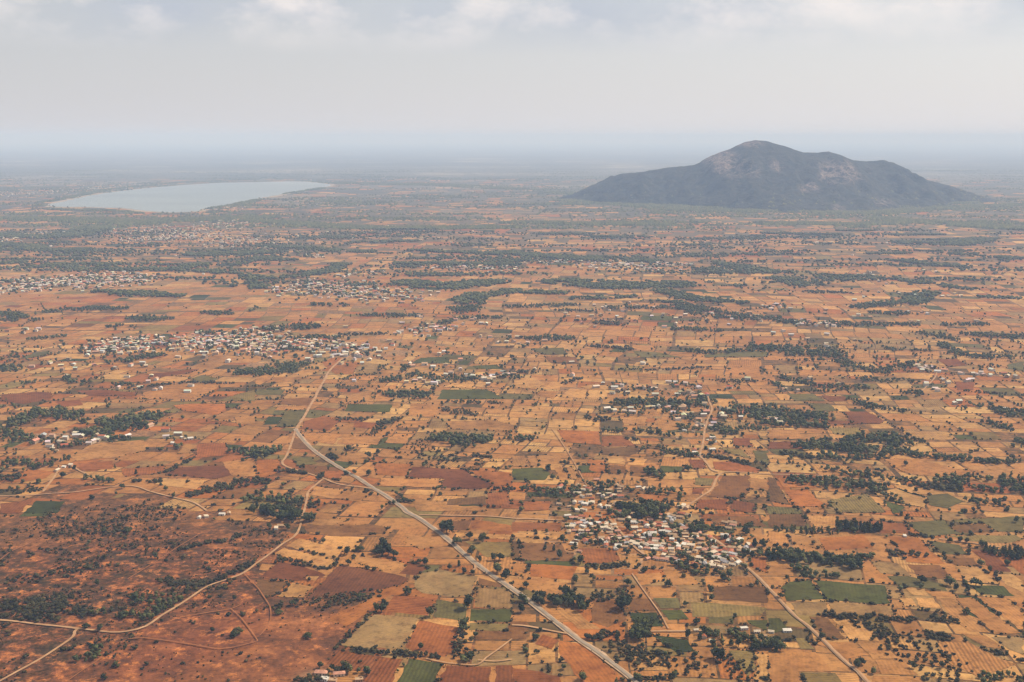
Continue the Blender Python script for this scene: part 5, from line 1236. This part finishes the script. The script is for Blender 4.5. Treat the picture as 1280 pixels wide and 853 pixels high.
for n, q in enumerate(HOUSE):
    roof = RC_[q['roof']]; sh = rnd.choice(['gable', 'gable', 'hip', 'gable']) if roof in ('terracotta', 'pink', 'sand') else rnd.choice(['flat', 'gable', 'shed', 'gable'])
    k = rnd.choice([0, 0, 1, 1, 2]); 
    if q['key'] == 'farm' and q['v'] > 840: sh, k = ('hip', 0) if q['roof'] == 'P' else ('flat', 1)
    if n >= 300: q['rest'] = (sh, roof); continue
    src, parts, L = house_proto(sh, roof, k); o = src.copy(); COL.objects.link(o); o.location = q['p']
    a = rnd.gauss(-8, 7) if q['key'] in ('near', 'right') else rnd.gauss(0, 10)
    if q['key'] == 'right': a -= 14
    if q['key'] != 'farm': a += rnd.gauss(0, 16)
    if rnd.random() < .3 and not (q['key'] == 'farm' and q['v'] > 840): a += 90
    o.rotation_euler = (0, 0, R(a)); f = rnd.uniform(.50, .72) * (1.0 if q['key'] != 'farm' else 1.15 if q['v'] > 840 else .95); o.scale = (f * rnd.uniform(.9, 1.12), f * rnd.uniform(.9, 1.05), f)
    for p in parts: c = p.copy(); COL.objects.link(c); c.parent = o
    lab = f"{('long ', 'small ', 'large ')[k] if k else ''}{RWORD[roof]} {SWORD[sh]} house {house_place(q)}"
    tag(o, lab, 'house', lab.replace(' house ', ' houses '))
    if not words_ok(lab): print('LONG', lab)

items += [(q['p'], RC_[q['roof']]) for q in HOUSE if 'rest' in q]
Vs = []; Fs = []; Cs = []
for p, cn_ in items:
    L, Wd, wh, rh = rnd.uniform(6, 12), rnd.uniform(5, 7.5), rnd.uniform(2.6, 4.2), rnd.uniform(.9, 1.8); a = rnd.gauss(0, .25) + (math.pi / 2 if rnd.random() < .3 else 0); c, s = math.cos(a), math.sin(a)
    L *= .8; Wd *= .85
    def quad(pts, colr):
        b0 = len(Vs)
        for q in pts: Vs.append((q[0] * c - q[1] * s + p.x, q[0] * s + q[1] * c + p.y, q[2])); Cs.append((*colr, 1))
        Fs.append((b0, b0 + 1, b0 + 2, b0 + 3))
    x, y, rc, wc = L / 2, Wd / 2, tuple(k_ * rnd.uniform(.8, 1.05) for k_ in ROOFC[cn_]), rnd.choice([(.6, .54, .44), (.46, .34, .22), (.3, .2, .12)]); e = .4
    for q in (((-x, -y, 0), (x, -y, 0), (x, -y, wh), (-x, -y, wh)), ((x, y, 0), (-x, y, 0), (-x, y, wh), (x, y, wh)), ((x, -y, 0), (x, y, 0), (x, y, wh), (x, -y, wh)), ((-x, y, 0), (-x, -y, 0), (-x, -y, wh), (-x, y, wh))): quad(q, wc)
    quad(((-x - e, -y - e, wh), (x + e, -y - e, wh), (x + e, 0, wh + rh), (-x - e, 0, wh + rh)), rc); quad(((x + e, y + e, wh), (-x - e, y + e, wh), (-x - e, 0, wh + rh), (x + e, 0, wh + rh)), rc)
    for sx in (-1, 1): quad(((sx * x, -sx * y, wh), (sx * x, sx * y, wh), (sx * x, 0, wh + rh - .05), (sx * x, 0, wh + rh - .05)), wc)
me = np_mesh('distant_houses', Vs, Fs); 
if len(me.vertices) == len(Cs): pt_attr(me, 'paint', Cs, 'FLOAT_COLOR')
link('distant_houses', me, MATS['town'], kind='stuff')
print('TREES', len(TREES), 'near', len(near_r), 'far', len(far_r), 'shrub', len(shr), 'houses', len(HOUSE), 'far houses', len(items))
# ------------------------------------------------------------------ haze: the air between the aircraft and the far country
hx = 62000.0
me = np_mesh('haze', [(x, y, z) for z in (-3.0, HAZE_TOP) for x, y in ((-hx, -4600), (hx, -4600), (hx, 60500), (-hx, 60500))],
             [(3, 2, 1, 0), (4, 5, 6, 7), (0, 1, 5, 4), (1, 2, 6, 5), (2, 3, 7, 6), (3, 0, 4, 7)])
m = bpy.data.materials.new('air_haze'); m.use_nodes = True; t = m.node_tree; t.nodes.clear()
pv = N(t, 'ShaderNodeVolumePrincipled'); pv.inputs['Color'].default_value = (*HAZE_COL, 1); pv.inputs['Density'].default_value = HAZE_D; pv.inputs['Absorption Color'].default_value = (0.42, 0.36, 0.05, 1); pv.inputs['Anisotropy'].default_value = 0.0
pv.inputs['Density Attribute'].default_value = ''; pv.inputs['Color Attribute'].default_value = ''; pv.inputs['Temperature Attribute'].default_value = ''
mo = N(t, 'ShaderNodeOutputMaterial'); t.links.new(pv.outputs[0], mo.inputs['Volume']); m.cycles.homogeneous_volume = True
link('haze', me, m, kind='stuff')
